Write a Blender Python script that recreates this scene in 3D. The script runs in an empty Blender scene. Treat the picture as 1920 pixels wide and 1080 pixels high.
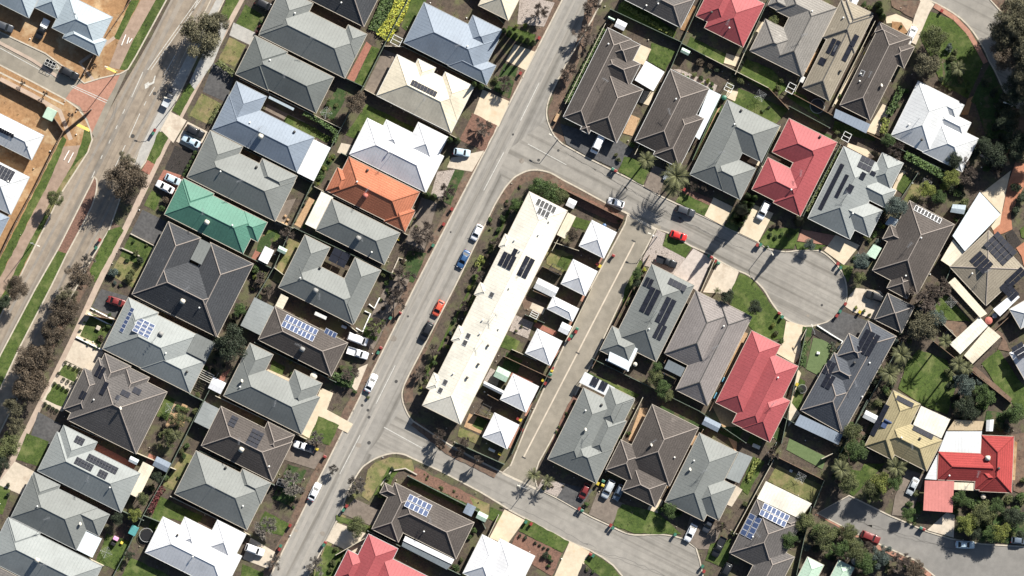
import bpy, bmesh, math, random
from mathutils import Vector, Matrix, Euler
from mathutils.geometry import tessellate_polygon
rnd = random.Random(7)
S = 0.125            # metres per photograph pixel
HC = 1200.0          # flying height
scene = bpy.context.scene
col = scene.collection
# ------------------------------------------------------------ camera, light
cam = bpy.data.cameras.new("aerial_camera"); co = bpy.data.objects.new("aerial_camera", cam); col.objects.link(co)
co.location = (0, 0, HC); co.rotation_euler = (0, 0, 0)
cam.sensor_width = 36; cam.lens = 36*HC/240.0; cam.clip_start = 10; cam.clip_end = 4000
scene.camera = co
SUN_AZ, SUN_EL = math.radians(37.4), math.radians(33.5)   # azimuth from +Y clockwise
w = bpy.data.worlds.new("World"); scene.world = w; w.use_nodes = True
nt = w.node_tree; sky = nt.nodes.new('ShaderNodeTexSky'); sky.sky_type = 'NISHITA'; sky.sun_disc = False
sky.sun_elevation = SUN_EL; sky.sun_rotation = SUN_AZ
bg = nt.nodes['Background']; bg.inputs[1].default_value = 0.05
nt.links.new(sky.outputs[0], bg.inputs[0])
sl = bpy.data.lights.new("sun", 'SUN'); sl.energy = 5.0; sl.angle = math.radians(0.53); sl.color = (1, 0.952, 0.87)
so = bpy.data.objects.new("sun", sl); col.objects.link(so)
sd = Vector((math.sin(SUN_AZ)*math.cos(SUN_EL), math.cos(SUN_AZ)*math.cos(SUN_EL), math.sin(SUN_EL)))
so.rotation_euler = sd.to_track_quat('Z', 'Y').to_euler(); so.location = (60, 80, 80)
vs = scene.view_settings; vs.view_transform = 'Standard'; vs.look = 'None'; vs.gamma = 1; vs.use_curve_mapping = False
vs.exposure = 1.05
# ------------------------------------------------------------ materials
MATS = {}
def mat(name, c, c2=None, scale=3.0, rough=0.85, metal=0.0, bump=0.0, bscale=None, big=0.0, bigscale=0.06, ribs=0, ribw=0.5, ribdepth=0.03, ribdark=0.12,
        stretch=None, c3=None, c3scale=0.5, c3pos=0.58, c3w=.06, coat=0, rand=0.0, grain=0.0, stretch_amt=0, spec=None):
    """Procedural material: two tones mixed by noise, optional third tone in patches, optional ribs from the UV map."""
    m = bpy.data.materials.new(name); m.use_nodes = True; n = m.node_tree; N = n.nodes; Lk = n.links
    b = N['Principled BSDF']; b.inputs['Roughness'].default_value = rough; b.inputs['Metallic'].default_value = metal
    if spec is not None: b.inputs['Specular IOR Level'].default_value = spec
    if coat: b.inputs['Coat Weight'].default_value = coat; b.inputs['Coat Roughness'].default_value = .08
    geo = N.new('ShaderNodeNewGeometry')
    def noise(sc, det=4, vec=None, rough_=.6):
        t = N.new('ShaderNodeTexNoise'); t.inputs['Scale'].default_value = sc; t.inputs['Detail'].default_value = det; t.inputs['Roughness'].default_value = rough_
        Lk.new(vec or geo.outputs['Position'], t.inputs['Vector']); return t.outputs[0]
    def mix(a, bb, f, blend='MIX'):
        x = N.new('ShaderNodeMix'); x.data_type = 'RGBA'; x.blend_type = blend
        for s, v in ((x.inputs[6], a), (x.inputs[7], bb)):
            if isinstance(v, tuple): s.default_value = (*v, 1)
            else: Lk.new(v, s)
        if isinstance(f, float): x.inputs[0].default_value = f
        else: Lk.new(f, x.inputs[0])
        return x.outputs[2]
    def ramp(v, a, bb):
        r = N.new('ShaderNodeMapRange'); r.inputs[1].default_value = a; r.inputs[2].default_value = bb; Lk.new(v, r.inputs[0]); return r.outputs[0]
    c2 = c2 or tuple(x*.82 for x in c)
    cur = mix(c, c2, ramp(noise(scale), .36, .64))
    if c3: cur = mix(cur, c3, ramp(noise(c3scale, 5), c3pos-c3w, c3pos+c3w))
    if stretch is not None:   # streaks along a heading in degrees
        mp = N.new('ShaderNodeMapping'); mp.vector_type = 'TEXTURE'; mp.inputs['Rotation'].default_value = (0, 0, math.radians(stretch)); mp.inputs['Scale'].default_value = (60, 1, 1)
        Lk.new(geo.outputs['Position'], mp.inputs[0])
        cur = mix(cur, (0.35, 0.34, 0.32), ramp(noise(.55, 3, mp.outputs[0]), .5, .78), 'MULTIPLY') if stretch_amt else cur
    if big:
        k = N.new('ShaderNodeMapRange'); k.inputs[1].default_value = .3; k.inputs[2].default_value = .7; k.inputs[3].default_value = 1-big; k.inputs[4].default_value = 1+big*.5
        Lk.new(noise(bigscale, 4), k.inputs[0])
        v = N.new('ShaderNodeVectorMath'); v.operation = 'SCALE'; Lk.new(cur, v.inputs[0]); Lk.new(k.outputs[0], v.inputs['Scale']); cur = v.outputs[0]
    if grain:
        k = N.new('ShaderNodeMapRange'); k.inputs[1].default_value = .25; k.inputs[2].default_value = .75; k.inputs[3].default_value = 1-grain; k.inputs[4].default_value = 1+grain
        Lk.new(noise(6.5, 2, None, .8), k.inputs[0])
        v = N.new('ShaderNodeVectorMath'); v.operation = 'SCALE'; Lk.new(cur, v.inputs[0]); Lk.new(k.outputs[0], v.inputs['Scale']); cur = v.outputs[0]
    if rand:
        oi = N.new('ShaderNodeObjectInfo'); k = N.new('ShaderNodeMapRange'); k.inputs[3].default_value = 1-rand; k.inputs[4].default_value = 1+rand; Lk.new(oi.outputs['Random'], k.inputs[0])
        v = N.new('ShaderNodeVectorMath'); v.operation = 'SCALE'; Lk.new(cur, v.inputs[0]); Lk.new(k.outputs[0], v.inputs['Scale']); cur = v.outputs[0]
    hsrc = None
    if ribs:                 # 1: ribs run up the slope (metal sheet), 2: courses across the slope (tiles), 3 both
        uv = N.new('ShaderNodeUVMap'); sp = N.new('ShaderNodeSeparateXYZ'); Lk.new(uv.outputs[0], sp.inputs[0])
        src = sp.outputs[0] if ribs == 1 else sp.outputs[1]
        a = N.new('ShaderNodeMath'); a.operation = 'DIVIDE'; a.inputs[1].default_value = ribw; Lk.new(src, a.inputs[0])
        f = N.new('ShaderNodeMath'); f.operation = 'FRACT'; Lk.new(a.outputs[0], f.inputs[0])
        if ribs == 1:
            g = N.new('ShaderNodeMath'); g.operation = 'LESS_THAN'; g.inputs[1].default_value = .16; Lk.new(f.outputs[0], g.inputs[0]); hs = g.outputs[0]
            cur = mix(cur, (1-ribdark,)*3, hs, 'MULTIPLY')
        else:
            hs = f.outputs[0]
            g = N.new('ShaderNodeMath'); g.operation = 'LESS_THAN'; g.inputs[1].default_value = .3; Lk.new(f.outputs[0], g.inputs[0])
            cur = mix(cur, (1-ribdark,)*3, g.outputs[0], 'MULTIPLY')
        bp = N.new('ShaderNodeBump'); bp.inputs['Distance'].default_value = ribdepth; bp.inputs['Strength'].default_value = .6; Lk.new(hs, bp.inputs['Height']); hsrc = bp.outputs[0]
    if bump:
        bp = N.new('ShaderNodeBump'); bp.inputs['Distance'].default_value = bump; bp.inputs['Strength'].default_value = .9
        Lk.new(noise(bscale or scale*2.5, 3), bp.inputs['Height'])
        if hsrc: Lk.new(hsrc, bp.inputs['Normal'])
        hsrc = bp.outputs[0]
    if hsrc: Lk.new(hsrc, b.inputs['Normal'])
    Lk.new(cur, b.inputs['Base Color']); MATS[name] = m; return m
def M(x): return MATS[x]
G_ = dict(bump=.03, bscale=3)
mat('soil', (.088,.066,.047), (.05,.037,.027), 1.6, bump=.06, big=.25, bigscale=.12, c3=(.088,.088,.038), c3scale=.28, c3pos=.56, c3w=.08, grain=.3)
mat('sand', (.32,.185,.088), (.235,.13,.058), 1.2, bump=.04, big=.2, c3=(.40,.285,.165), c3scale=.2, grain=.12)
mat('verge', (.155,.10,.068), (.095,.06,.042), 1.4, bump=.04, big=.25, bigscale=.15, c3=(.13,.10,.07), c3scale=.5, grain=.2)
mat('mulch', (.035,.028,.024), (.014,.011,.01), 5, bump=.05, grain=.3)
mat('mulch_red', (.19,.10,.07), (.11,.06,.042), 3, bump=.05, grain=.25)
mat('asphalt', (.27,.254,.228), (.22,.207,.186), .5, bump=.006, bscale=9, big=.13, bigscale=.05, stretch=63.4, stretch_amt=1, grain=.1)
mat('asphalt_court', (.295,.275,.24), (.255,.238,.208), .35, bump=.006, bscale=9, big=.1, bigscale=.07, grain=.1, c3=(.27,.26,.24), c3scale=.12)
mat('asphalt_side', (.275,.256,.226), (.225,.21,.186), .5, bump=.006, bscale=9, big=.15, bigscale=.05, stretch=-26.6, stretch_amt=1, grain=.1)
mat('asphalt_lane', (.25,.222,.178), (.20,.178,.142), .5, bump=.006, bscale=9, big=.15, bigscale=.08, grain=.12)
mat('asphalt_old', (.285,.235,.18), (.21,.172,.133), .5, bump=.006, bscale=9, big=.15, bigscale=.04, stretch=63.4, stretch_amt=1, grain=.1)
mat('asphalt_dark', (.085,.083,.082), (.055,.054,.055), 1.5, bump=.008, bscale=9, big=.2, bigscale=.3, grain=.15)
mat('asphalt_brown', (.19,.155,.125), (.13,.105,.085), 1.2, bump=.008, big=.2, bigscale=.3, grain=.15)
mat('path_brown', (.31,.225,.17), (.24,.17,.125), .7, bump=.006, big=.15, bigscale=.1, grain=.1)
mat('concrete', (.52,.45,.36), (.44,.38,.30), 1.2, bump=.006, big=.12, bigscale=.2, grain=.07, c3=(.38,.31,.24), c3scale=.25, c3pos=.64)
mat('concrete_cream', (.56,.48,.355), (.48,.40,.29), 1.0, bump=.006, big=.12, bigscale=.25, grain=.06, c3=(.5,.38,.25), c3scale=.3, c3pos=.64)
mat('concrete_grey', (.38,.365,.335), (.31,.30,.28), 1.2, bump=.006, big=.12, bigscale=.2, grain=.08)
mat('footpath', (.40,.315,.25), (.34,.265,.21), .8, bump=.006, big=.12, bigscale=.15, grain=.08)
mat('kerb', (.47,.42,.34), (.38,.335,.27), 1.5, grain=.08, big=.12, bigscale=.3)
mat('pave_pale', (.44,.385,.345), (.36,.315,.28), 1.5, big=.12, bigscale=.2, grain=.12)
mat('pink', (.36,.185,.13), (.29,.145,.10), 1.5, big=.12, bigscale=.2, grain=.1)
mat('orange_path', (.38,.165,.095), (.30,.125,.07), 1.5, big=.15, bigscale=.2, grain=.1)
mat('brick_red', (.30,.13,.09), (.22,.09,.065), 3, grain=.2)
mat('gravel', (.42,.36,.32), (.20,.17,.15), 5, bump=.04, grain=.3)
mat('timber', (.42,.28,.16), (.32,.20,.11), 3, grain=.2)
mat('grass', (.068,.102,.018), (.036,.062,.010), 2.2, rough=1, bump=.08, bscale=6, big=.25, bigscale=.15, c3=(.12,.135,.045), c3scale=.3, c3pos=.6, c3w=.1, grain=.32)
mat('road_paint', (.52,.51,.47), (.36,.35,.32), 2.5, grain=.15)
mat('grass_dry', (.16,.16,.058), (.105,.115,.038), 2.0, rough=1, bump=.06, bscale=6, big=.2, bigscale=.2, c3=(.21,.165,.085), c3scale=.4, c3pos=.54, c3w=.1, grain=.25)
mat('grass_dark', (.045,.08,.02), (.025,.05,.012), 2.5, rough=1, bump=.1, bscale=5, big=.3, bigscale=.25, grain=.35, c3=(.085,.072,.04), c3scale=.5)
mat('turf', (.105,.145,.06), (.085,.12,.048), 2.0, rough=1, grain=.08)
mat('white_paint', (.78,.78,.75), (.66,.66,.62), 2.0, grain=.06)
mat('yellow_tactile', (.75,.56,.14), None, 4)
mat('iron', (.05,.048,.045), None, 5, rough=.6)
mat('patch', (.26,.245,.215), (.22,.205,.18), 3, grain=.1)
# roofs
ROOFC = {
 'grey':((.172,.182,.174),(.150,.160,.154)), 'greydark':((.125,.136,.131),(.110,.121,.117)), 'greylight':((.245,.262,.257),(.218,.236,.232)),
 'bluegrey':((.20,.238,.29),(.18,.215,.262)), 'bluelight':((.33,.385,.42),(.30,.35,.385)), 'white':((.70,.70,.71),(.64,.64,.65)), 'offwhite':((.55,.56,.57),(.50,.515,.52)),
 'creammetal':((.68,.645,.56),(.61,.575,.49)), 'cream':((.64,.575,.45),(.58,.52,.40)), 'green':((.08,.205,.152),(.068,.175,.13)), 'greenpale':((.42,.55,.44),(.37,.49,.39)),
 'redmetal':((.32,.072,.078),(.27,.06,.065)), 'pinkflat':((.50,.185,.165),(.45,.165,.145)), 'tan':((.42,.33,.22),(.36,.28,.18)), 'whitecool':((.62,.68,.70),(.55,.60,.63)), 'slate':((.13,.15,.165),(.11,.13,.145))}
for k, (a, b_) in ROOFC.items():
    mat('r_'+k, a, b_, 2.0, rough=.62, spec=.35, c3=tuple(x*(.80 if 'cream' not in k else .72) for x in a), c3scale=.22, c3pos=.6, c3w=.14, ribs=1, ribw=.76, ribdepth=.02, ribdark=.07, big=.07, bigscale=.12, grain=.07)
TILEC = {
 't_charcoal':((.058,.061,.067),(.038,.041,.046)), 't_brown':((.098,.085,.077),(.066,.057,.052)), 't_brownlight':((.118,.109,.105),(.083,.077,.074)), 't_taupe':((.25,.235,.215),(.195,.183,.168)),
 't_pinkish':((.24,.217,.208),(.185,.167,.16)), 't_orange':((.40,.15,.085),(.32,.115,.065)), 't_yellow':((.36,.305,.18),(.28,.24,.14)), 't_red':((.33,.052,.05),(.27,.042,.04)),
 't_slateblue':((.085,.093,.108),(.058,.065,.078)), 't_tan':((.28,.245,.19),(.225,.195,.15)), 't_rose':((.46,.125,.12),(.40,.105,.10))}
for k, (a, b_) in TILEC.items():
    mat('r_'+k, a, b_, 3.5, rough=.85, spec=.25, ribs=2, ribw=.60, ribdepth=.035, ribdark=.2, big=.16, bigscale=.15, grain=.22, c3=tuple(x*1.35 for x in a), c3scale=.5, c3pos=.7)
mat('cap_light', (.26,.225,.20), None, 3, grain=.1); mat('cap_dark', (.10,.095,.09), None, 3); mat('gutter_cream', (.45,.40,.33), None, 3); mat('gutter_white', (.55,.55,.53), None, 3); mat('gutter_grey', (.34,.35,.34), None, 3)
mat('brickwall', (.36,.25,.18), (.28,.19,.13), 5, grain=.15); mat('renderwall', (.55,.48,.38), None, 2)
mat('panel_dark', (.012,.014,.022), (.018,.02,.03), 1, rough=.6, spec=.15); mat('panel_blue', (.04,.06,.125), (.05,.075,.15), 1, rough=.6, spec=.2); mat('panel_frame', (.6,.61,.63), None, 1, rough=.4); mat('panel_rail', (.05,.05,.055), None, 1)
mat('pool_heater', (.06,.06,.06), (.04,.04,.042), 4)
mat('glass_dark', (.02,.025,.03), None, 1, rough=.12); mat('cooler', (.58,.55,.47), None, 3); mat('cooler_grey', (.25,.25,.24), None, 3); mat('cooler_red', (.42,.13,.10), None, 3)
mat('steel', (.45,.46,.47), None, 3, rough=.4, metal=.6); mat('black_plastic', (.012,.012,.013), None, 3, rough=.5); mat('galv', (.33,.34,.34), None, 3, rough=.5)
mat('fence_green', (.11,.14,.105), None, 1, ribs=0); mat('fence_cream', (.50,.45,.34), None, 1); mat('fence_timber', (.20,.13,.085), (.13,.085,.055), 2)
# vegetation
def leafmat(name, c, c2, sc=1.3): mat(name, c, c2, sc, rough=.75, big=.25, bigscale=.5, rand=.14, grain=.3)
leafmat('leaf_gum', (.15,.135,.075), (.055,.054,.03)); leafmat('leaf_green', (.07,.115,.026), (.03,.056,.013)); leafmat('leaf_olive', (.12,.135,.045), (.052,.064,.022))
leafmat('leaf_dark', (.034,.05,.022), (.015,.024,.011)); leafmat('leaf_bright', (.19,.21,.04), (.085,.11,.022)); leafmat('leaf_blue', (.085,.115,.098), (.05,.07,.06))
leafmat('leaf_brown', (.125,.092,.06), (.055,.043,.028)); leafmat('leaf_red', (.11,.022,.02), (.06,.014,.014)); leafmat('leaf_palm', (.115,.12,.045), (.065,.07,.028)); leafmat('leaf_yellow', (.48,.46,.05), (.20,.25,.04))
mat('bark', (.16,.125,.10), (.09,.07,.055), 3, rand=.15); mat('twig', (.17,.135,.11), (.095,.076,.064), 3, rand=.2); mat('twig_grey', (.22,.20,.175), (.14,.125,.11), 3, rand=.15)
# ------------------------------------------------------------ helpers
ANG = math.atan(.5)
def W(px, py, z=0.0):
    """Photograph pixel -> world, for a point at height z."""
    k = 1 - z/HC
    return Vector(((px-960)*S*k, (540-py)*S*k, z))
def props(o, label=None, cat=None, group=None, kind=None):
    if label: o['label'] = label
    if cat: o['category'] = cat
    if group: o['group'] = group
    if kind: o['kind'] = kind
    return o
def link(name, me, m=None, parent=None, loc=None, rot=None, scale=None):
    o = bpy.data.objects.new(name, me); col.objects.link(o)
    if m is not None and me is not None:
        if len(me.materials) == 0: me.materials.append(M(m) if isinstance(m, str) else m)
    if parent: o.parent = parent
    if loc is not None: o.location = loc
    if rot is not None: o.rotation_euler = rot
    if scale is not None: o.scale = scale
    return o
def frombm(bm, name, smooth=False):
    me = bpy.data.meshes.new(name); bm.to_mesh(me); bm.free()
    if smooth:
        for p in me.polygons: p.use_smooth = True
    return me
def meshpy(name, v, f): me = bpy.data.meshes.new(name); me.from_pydata([tuple(x) for x in v], [], f); me.update(); return me
def uvec(ang): return Vector((math.cos(ang), math.sin(ang))), Vector((-math.sin(ang), math.cos(ang)))   # image-space axes
def orect(xa, ya, xb, yb, ang=ANG):
    """Four image-space corners of the rectangle turned by ang that has two opposite corners a and b."""
    u, v = uvec(ang); a = Vector((xa, ya)); d = Vector((xb-xa, yb-ya)); du, dv = d.dot(u), d.dot(v)
    return [tuple(a), tuple(a+u*du), tuple(a+u*du+v*dv), tuple(a+v*dv)]
def sheet(name, pts, z, m, kind='structure', label=None, parent=None):
    P = [W(x, y) for x, y in pts]; P = [Vector((p.x, p.y, z)) for p in P]
    tris = tessellate_polygon([[Vector((p.x, p.y, 0)) for p in P]])
    me = bpy.data.meshes.new(name)
    f = []
    for t in tris:
        a, b, c = (P[i] for i in t)
        f.append(t if (b-a).cross(c-a).z > 0 else t[::-1])
    me.from_pydata([tuple(p) for p in P], [], f); me.update()
    o = link(name, me, m, parent); props(o, label=label, kind=kind); return o
def smooth_line(pts, n=4, closed=False):
    out = []; L = len(pts)
    rng = range(L) if closed else range(L-1)
    for i in rng:
        p0 = pts[(i-1) % L] if (closed or i > 0) else pts[i]; p1 = pts[i]; p2 = pts[(i+1) % L]; p3 = pts[(i+2) % L] if (closed or i+2 < L) else pts[(i+1) % L]
        d = math.dist(p1, p2)
        k = n if d > 4 else 1
        # long straight pieces stay straight
        for j in range(k):
            t = j/k
            q = []
            for c in (0, 1):
                a, b, cc, dd = p0[c], p1[c], p2[c], p3[c]
                q.append(.5*((2*b)+(-a+cc)*t+(2*a-5*b+4*cc-dd)*t*t+(-a+3*b-3*cc+dd)*t**3))
            out.append(tuple(q))
    if not closed: out.append(pts[-1])
    return out
def ribbon(pts, width):
    """Closed outline of a strip of the given pixel width around a line."""
    L, R = [], []
    for i, p in enumerate(pts):
        a = pts[max(0, i-1)]; b = pts[min(len(pts)-1, i+1)]; d = Vector((b[0]-a[0], b[1]-a[1])).normalized(); n = Vector((-d.y, d.x))*width/2
        L.append((p[0]+n.x, p[1]+n.y)); R.append((p[0]-n.x, p[1]-n.y))
    return L+R[::-1]
def ribbon_mesh(name, pts, width, z0, z1, m, parent=None, closed=False):
    """A solid strip (kerb, wall, fence) along image points, from z0 to z1."""
    bm = bmesh.new(); rings = []; n = len(pts)
    for i, p in enumerate(pts):
        a = pts[(i-1) % n] if (closed or i > 0) else pts[i]; b = pts[(i+1) % n] if (closed or i < n-1) else pts[i]
        d = Vector((b[0]-a[0], b[1]-a[1])); d = d.normalized() if d.length > 0 else Vector((1, 0)); q = Vector((-d.y, d.x))*width/2
        l = W(p[0]+q.x, p[1]+q.y); r = W(p[0]-q.x, p[1]-q.y)
        rings.append([bm.verts.new((l.x, l.y, z0)), bm.verts.new((l.x, l.y, z1)), bm.verts.new((r.x, r.y, z1)), bm.verts.new((r.x, r.y, z0))])
    for i in range(n if closed else n-1):
        A, B = rings[i], rings[(i+1) % n]
        for k in range(4): bm.faces.new((A[k], A[(k+1) % 4], B[(k+1) % 4], B[k]))
    if not closed: bm.faces.new(rings[0]); bm.faces.new(rings[-1][::-1])
    bmesh.ops.recalc_face_normals(bm, faces=bm.faces)
    return link(name, frombm(bm, name), m, parent)
def box_bm(bm, cx, cy, cz, sx, sy, sz, mtx=None):
    r = bmesh.ops.create_cube(bm, size=1); 
    for v in r['verts']: v.co = Vector((cx+v.co.x*sx, cy+v.co.y*sy, cz+v.co.z*sz))
    if mtx:
        for v in r['verts']: v.co = mtx @ v.co
    return r['verts']
def cyl_bm(bm, p, q, r1, r2, seg=6):
    p, q = Vector(p), Vector(q); d = (q-p)
    if d.length < 1e-6: return
    ax = d.normalized(); t = ax.orthogonal().normalized(); s = ax.cross(t); A, B = [], []
    for i in range(seg):
        a = 2*math.pi*i/seg; o = t*math.cos(a)+s*math.sin(a)
        A.append(bm.verts.new(p+o*r1)); B.append(bm.verts.new(q+o*r2))
    for i in range(seg):
        bm.faces.new((A[i], A[(i+1) % seg], B[(i+1) % seg], B[i]))
    bm.faces.new(A[::-1]); bm.faces.new(B)
def empty(name, loc, rz=0): 
    o = bpy.data.objects.new(name, None); col.objects.link(o); o.location = loc; o.rotation_euler = (0, 0, rz); return o
def inpoly(x, y, P):
    c = False; j = len(P)-1
    for i in range(len(P)):
        if (P[i][1] > y) != (P[j][1] > y) and x < (P[j][0]-P[i][0])*(y-P[i][1])/(P[j][1]-P[i][1])+P[i][0]: c = not c
        j = i
    return c
# ------------------------------------------------------------ ground, roads, blocks
sheet('ground', [(-1500,-1500),(3400,-1500),(3400,2600),(-1500,2600)], -0.05, 'soil')
mat('asphalt_low', (.20,.19,.175), (.165,.157,.145), .5, bump=.006, bscale=9, big=.15, bigscale=.06, grain=.12)
def road(name, pts, z, m): return sheet(name, pts, z, m)
road('arterial_road', [(430,-400),(660,-400),(440,0),(345,180),(280,320),(240,430),(100,660),(-250,1300),(-500,1300),(-180,800),(0,560),(185,240),(325,0)], 0.0, 'asphalt_old')
road('street', [(1070,-200),(1250,-200),(1150,30),(1060,240),(1000,345),(870,560),(780,770),(700,880),(520,1280),(370,1280),(500,1060),(1040,0)], 0.004, 'asphalt')
road('side_street', [(1030,220),(1070,262),(1250,360),(1450,455),(1600,460),(1600,620),(1440,622),(1360,520),(1100,370),(950,360),(930,300)], 0.008, 'asphalt_side')
road('court_road', smooth_line([(1440,478),(1472,468),(1510,462),(1560,470),(1595,520),(1600,570),(1560,615),(1500,620),(1450,590),(1428,545),(1400,520)],3), 0.012, 'asphalt_side')
road('lane', [(1165,395),(1240,425),(1180,545),(1010,875),(1010,915),(960,895),(935,880),(985,790),(1100,540)], 0.016, 'asphalt_lane')
road('lower_street', [(750,770),(990,890),(1180,985),(1330,990),(1330,1250),(1160,1250),(1120,1040),(900,930),(690,850)], 0.010, 'asphalt_side')
road('crescent_road', [(1480,-130),(1760,-130),(2000,60),(2050,500),(1940,500),(1880,200),(1740,20)], 0.0, 'asphalt_side')
road('lower_court_road', [(1520,955),(1600,915),(1940,1010),(2100,1010),(2100,1300),(1800,1300)], 0.0, 'asphalt_low')
road('estate_road', [(-300,-100),(0,50),(160,125),(240,130),(180,260),(130,200),(0,135),(-300,-15)], 0.004, 'asphalt_lane')
sheet('threshold_paving', [(147,158),(190,146),(226,138),(214,165),(200,190),(172,250),(165,225),(150,200),(123,185),(133,170)], 0.02, 'pink')
KZ = 0.10
C_court = smooth_line([(1425,456),(1440,466),(1472,472),(1502,469),(1535,470),(1555,482),(1572,500),(1584,522),(1588,555),(1580,578),(1565,594),(1550,604),(1522,611),(1497,609),(1477,600),(1462,587),(1447,567),(1430,540),(1405,517),(1382,507)],3)
C_corner1 = smooth_line([(1067,110),(1035,172),(1025,205),(1028,230),(1040,255),(1055,270)],3)
C_corner2 = smooth_line([(1080,350),(1055,337),(1032,324),(1010,319),(990,320),(970,329),(960,337),(945,355),(927,385)],3)
C_corner3 = smooth_line([(767,702),(755,730),(755,752),(765,777),(775,790)],3)
C_corner4 = smooth_line([(830,885),(775,860),(757,852),(735,850),(710,857),(690,868),(675,882),(652,922),(640,960)],3)
C_bulb = smooth_line([(1305,1027),(1280,1010),(1255,1004),(1235,1002),(1190,1003),(1167,997),(1145,986)],3)
C_top = smooth_line([(1500,-110),(1600,-70),(1680,-30),(1742,0),(1772,15),(1802,35),(1825,60),(1845,92),(1855,115),(1865,132),(1880,165),(1895,197),(1910,240),(1925,300)],2)
BL = {}
BL['east_block'] = [(1185,-110)]+C_top+[(1940,360),(1950,450),(2250,460),(2250,1035),(1920,1025),(1840,1020),(1782,1010),(1737,996),(1667,966),(1592,929),(1532,962),(1615,1005),(1715,1050),(1752,1080),(1850,1200),(1312,1200),(1325,1120),(1318,1080),(1312,1050)]+C_bulb+[(1110,970),(1082,955),(1045,934),(1008,916),(1002,893),(1010,867),(1042,810),(1110,680),(1177,537),(1200,487),(1230,429),(1252,436),(1297,462),(1327,475),(1345,487)]+C_court[::-1]+[(1385,437),(1322,407),(1235,366),(1210,350),(1150,320),(1100,295)]+C_corner1[::-1]+[(1110,37)]
BL['unit_block'] = [(1177,401),(1172,420),(1110,535),(985,805),(958,872),(942,886),(890,860),(840,832)]+C_corner3[::-1]+[(852,539)]+C_corner2[::-1]+[(1135,380)]
BL['west_block'] = [(480,-110),(420,0),(337,175),(272,305),(262,318),(250,312),(235,345),(205,430),(175,480),(105,610),(20,770),(-195,1200),(447,1200),(507,1080),(642,810),(777,539),(916,270),(1054,0),(1110,-110)]
BL['estate_block'] = [(-300,-300),(480,-300),(370,-110),(312,0),(255,105),(240,130),(226,138),(190,146),(158,156),(140,140),(85,100),(0,60),(-300,-90)]
BL['estate_block.001'] = [(-300,-30),(0,122),(70,158),(122,186),(145,202),(160,222),(170,245),(173,262),(165,285),(115,362),(0,595),(-300,1180)]
BL['south_block'] = [(578,1080)]+C_corner4[::-1]+[(900,922),(935,943),(960,959),(1067,1015),(1107,1032),(1130,1045),(1150,1060),(1167,1080),(1190,1200),(518,1200)]
BL['north_verge'] = [(1860,-150),(1857,0),(1880,25),(1897,60),(1915,110),(1930,200),(2250,200),(2250,-150)]
BLM = {'east_block':'soil','unit_block':'soil','west_block':'soil','estate_block':'sand','estate_block.001':'sand','south_block':'soil','north_verge':'verge'}
for k, P in BL.items():
    nm = k.split('.')[0]
    sheet('ground', P, KZ, BLM[k])
    bot = sheet  # kerb: a real concrete step along the block's edge
    o = ribbon_mesh('kerb', P, 2.6, -0.02, KZ+.02, 'kerb', closed=True); props(o, kind='structure')
med = smooth_line([(177,331),(182,345),(172,387),(125,477)],3)+[(97,535),(35,655),(0,730),(-60,850),(-100,850),(-60,790),(0,667),(67,540),(110,465),(172,342)]
sheet('median_island', med, KZ, 'mulch_red'); props(ribbon_mesh('kerb', med, 2.6, -.02, KZ+.02, 'kerb', closed=True), kind='structure')
sheet('lawn', [(108,470),(126,476),(97,535),(35,655),(0,730),(-60,850),(-98,850),(-58,790),(0,669),(68,540)], KZ+.006, 'grass')
sheet('parking_bay', [(405,0),(419,0),(336,175),(272,303),(262,316),(252,311),(265,270)], .008, 'concrete_grey')
props(ribbon_mesh('kerb', smooth_line([(395,0),(330,135),(265,270),(250,308)],2), 2, 0.002, .014, 'kerb'), kind='structure')
props(ribbon_mesh('kerb', [(1170,398),(1232,431)], 5, -0.01, .03, 'kerb'), kind='structure')
props(ribbon_mesh('kerb', [(938,885),(1010,919)], 4, -0.01, .03, 'kerb'), kind='structure')
# ---- sheets laid over the blocks (paving, lawns, beds)
LAYER = [0]
NAMES = {'grass':'lawn','grass_dry':'lawn','grass_dark':'lawn','turf':'lawn','concrete':'driveway','concrete_cream':'driveway','concrete_grey':'driveway','asphalt_dark':'driveway','asphalt_brown':'driveway',
 'footpath':'footpath','path_brown':'footpath','pink':'footpath','pave_pale':'driveway','orange_path':'footpath','mulch':'garden_bed_ground','mulch_red':'garden_bed_ground','gravel':'gravel_ground','verge':'verge_ground','sand':'yard_ground','brick_red':'driveway','timber':'decking_ground','soil':'yard_ground'}
LAWNS = []; OVER = []
def wob(P, amt=1.0):
    """Uneven edge for lawns and beds."""
    out = []
    for i, p in enumerate(P):
        q = P[(i+1) % len(P)]; n = max(1, int(math.dist(p, q)/9)); out.append(p)
        for j in range(1, n):
            t = j/n; out.append((p[0]+(q[0]-p[0])*t+rnd.uniform(-amt, amt), p[1]+(q[1]-p[1])*t+rnd.uniform(-amt, amt)))
    return out
def G(m, *pts, name=None):
    if len(pts) == 1: pts = pts[0]
    if len(pts) == 4 and not isinstance(pts[0], (tuple, list)): pts = orect(*pts)
    pts = list(pts)
    if m.startswith('grass') or m in ('mulch','mulch_red','soil','verge'): LAWNS.append((m, pts)); pts = wob(pts)
    LAYER[0] += 1; OVER.append((m, pts))
    return sheet(name or NAMES[m], pts, KZ+.003+LAYER[0]*.0006, m)
def strip(m, pts, wd, name=None): return G(m, ribbon(pts, wd), name=name)
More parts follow.
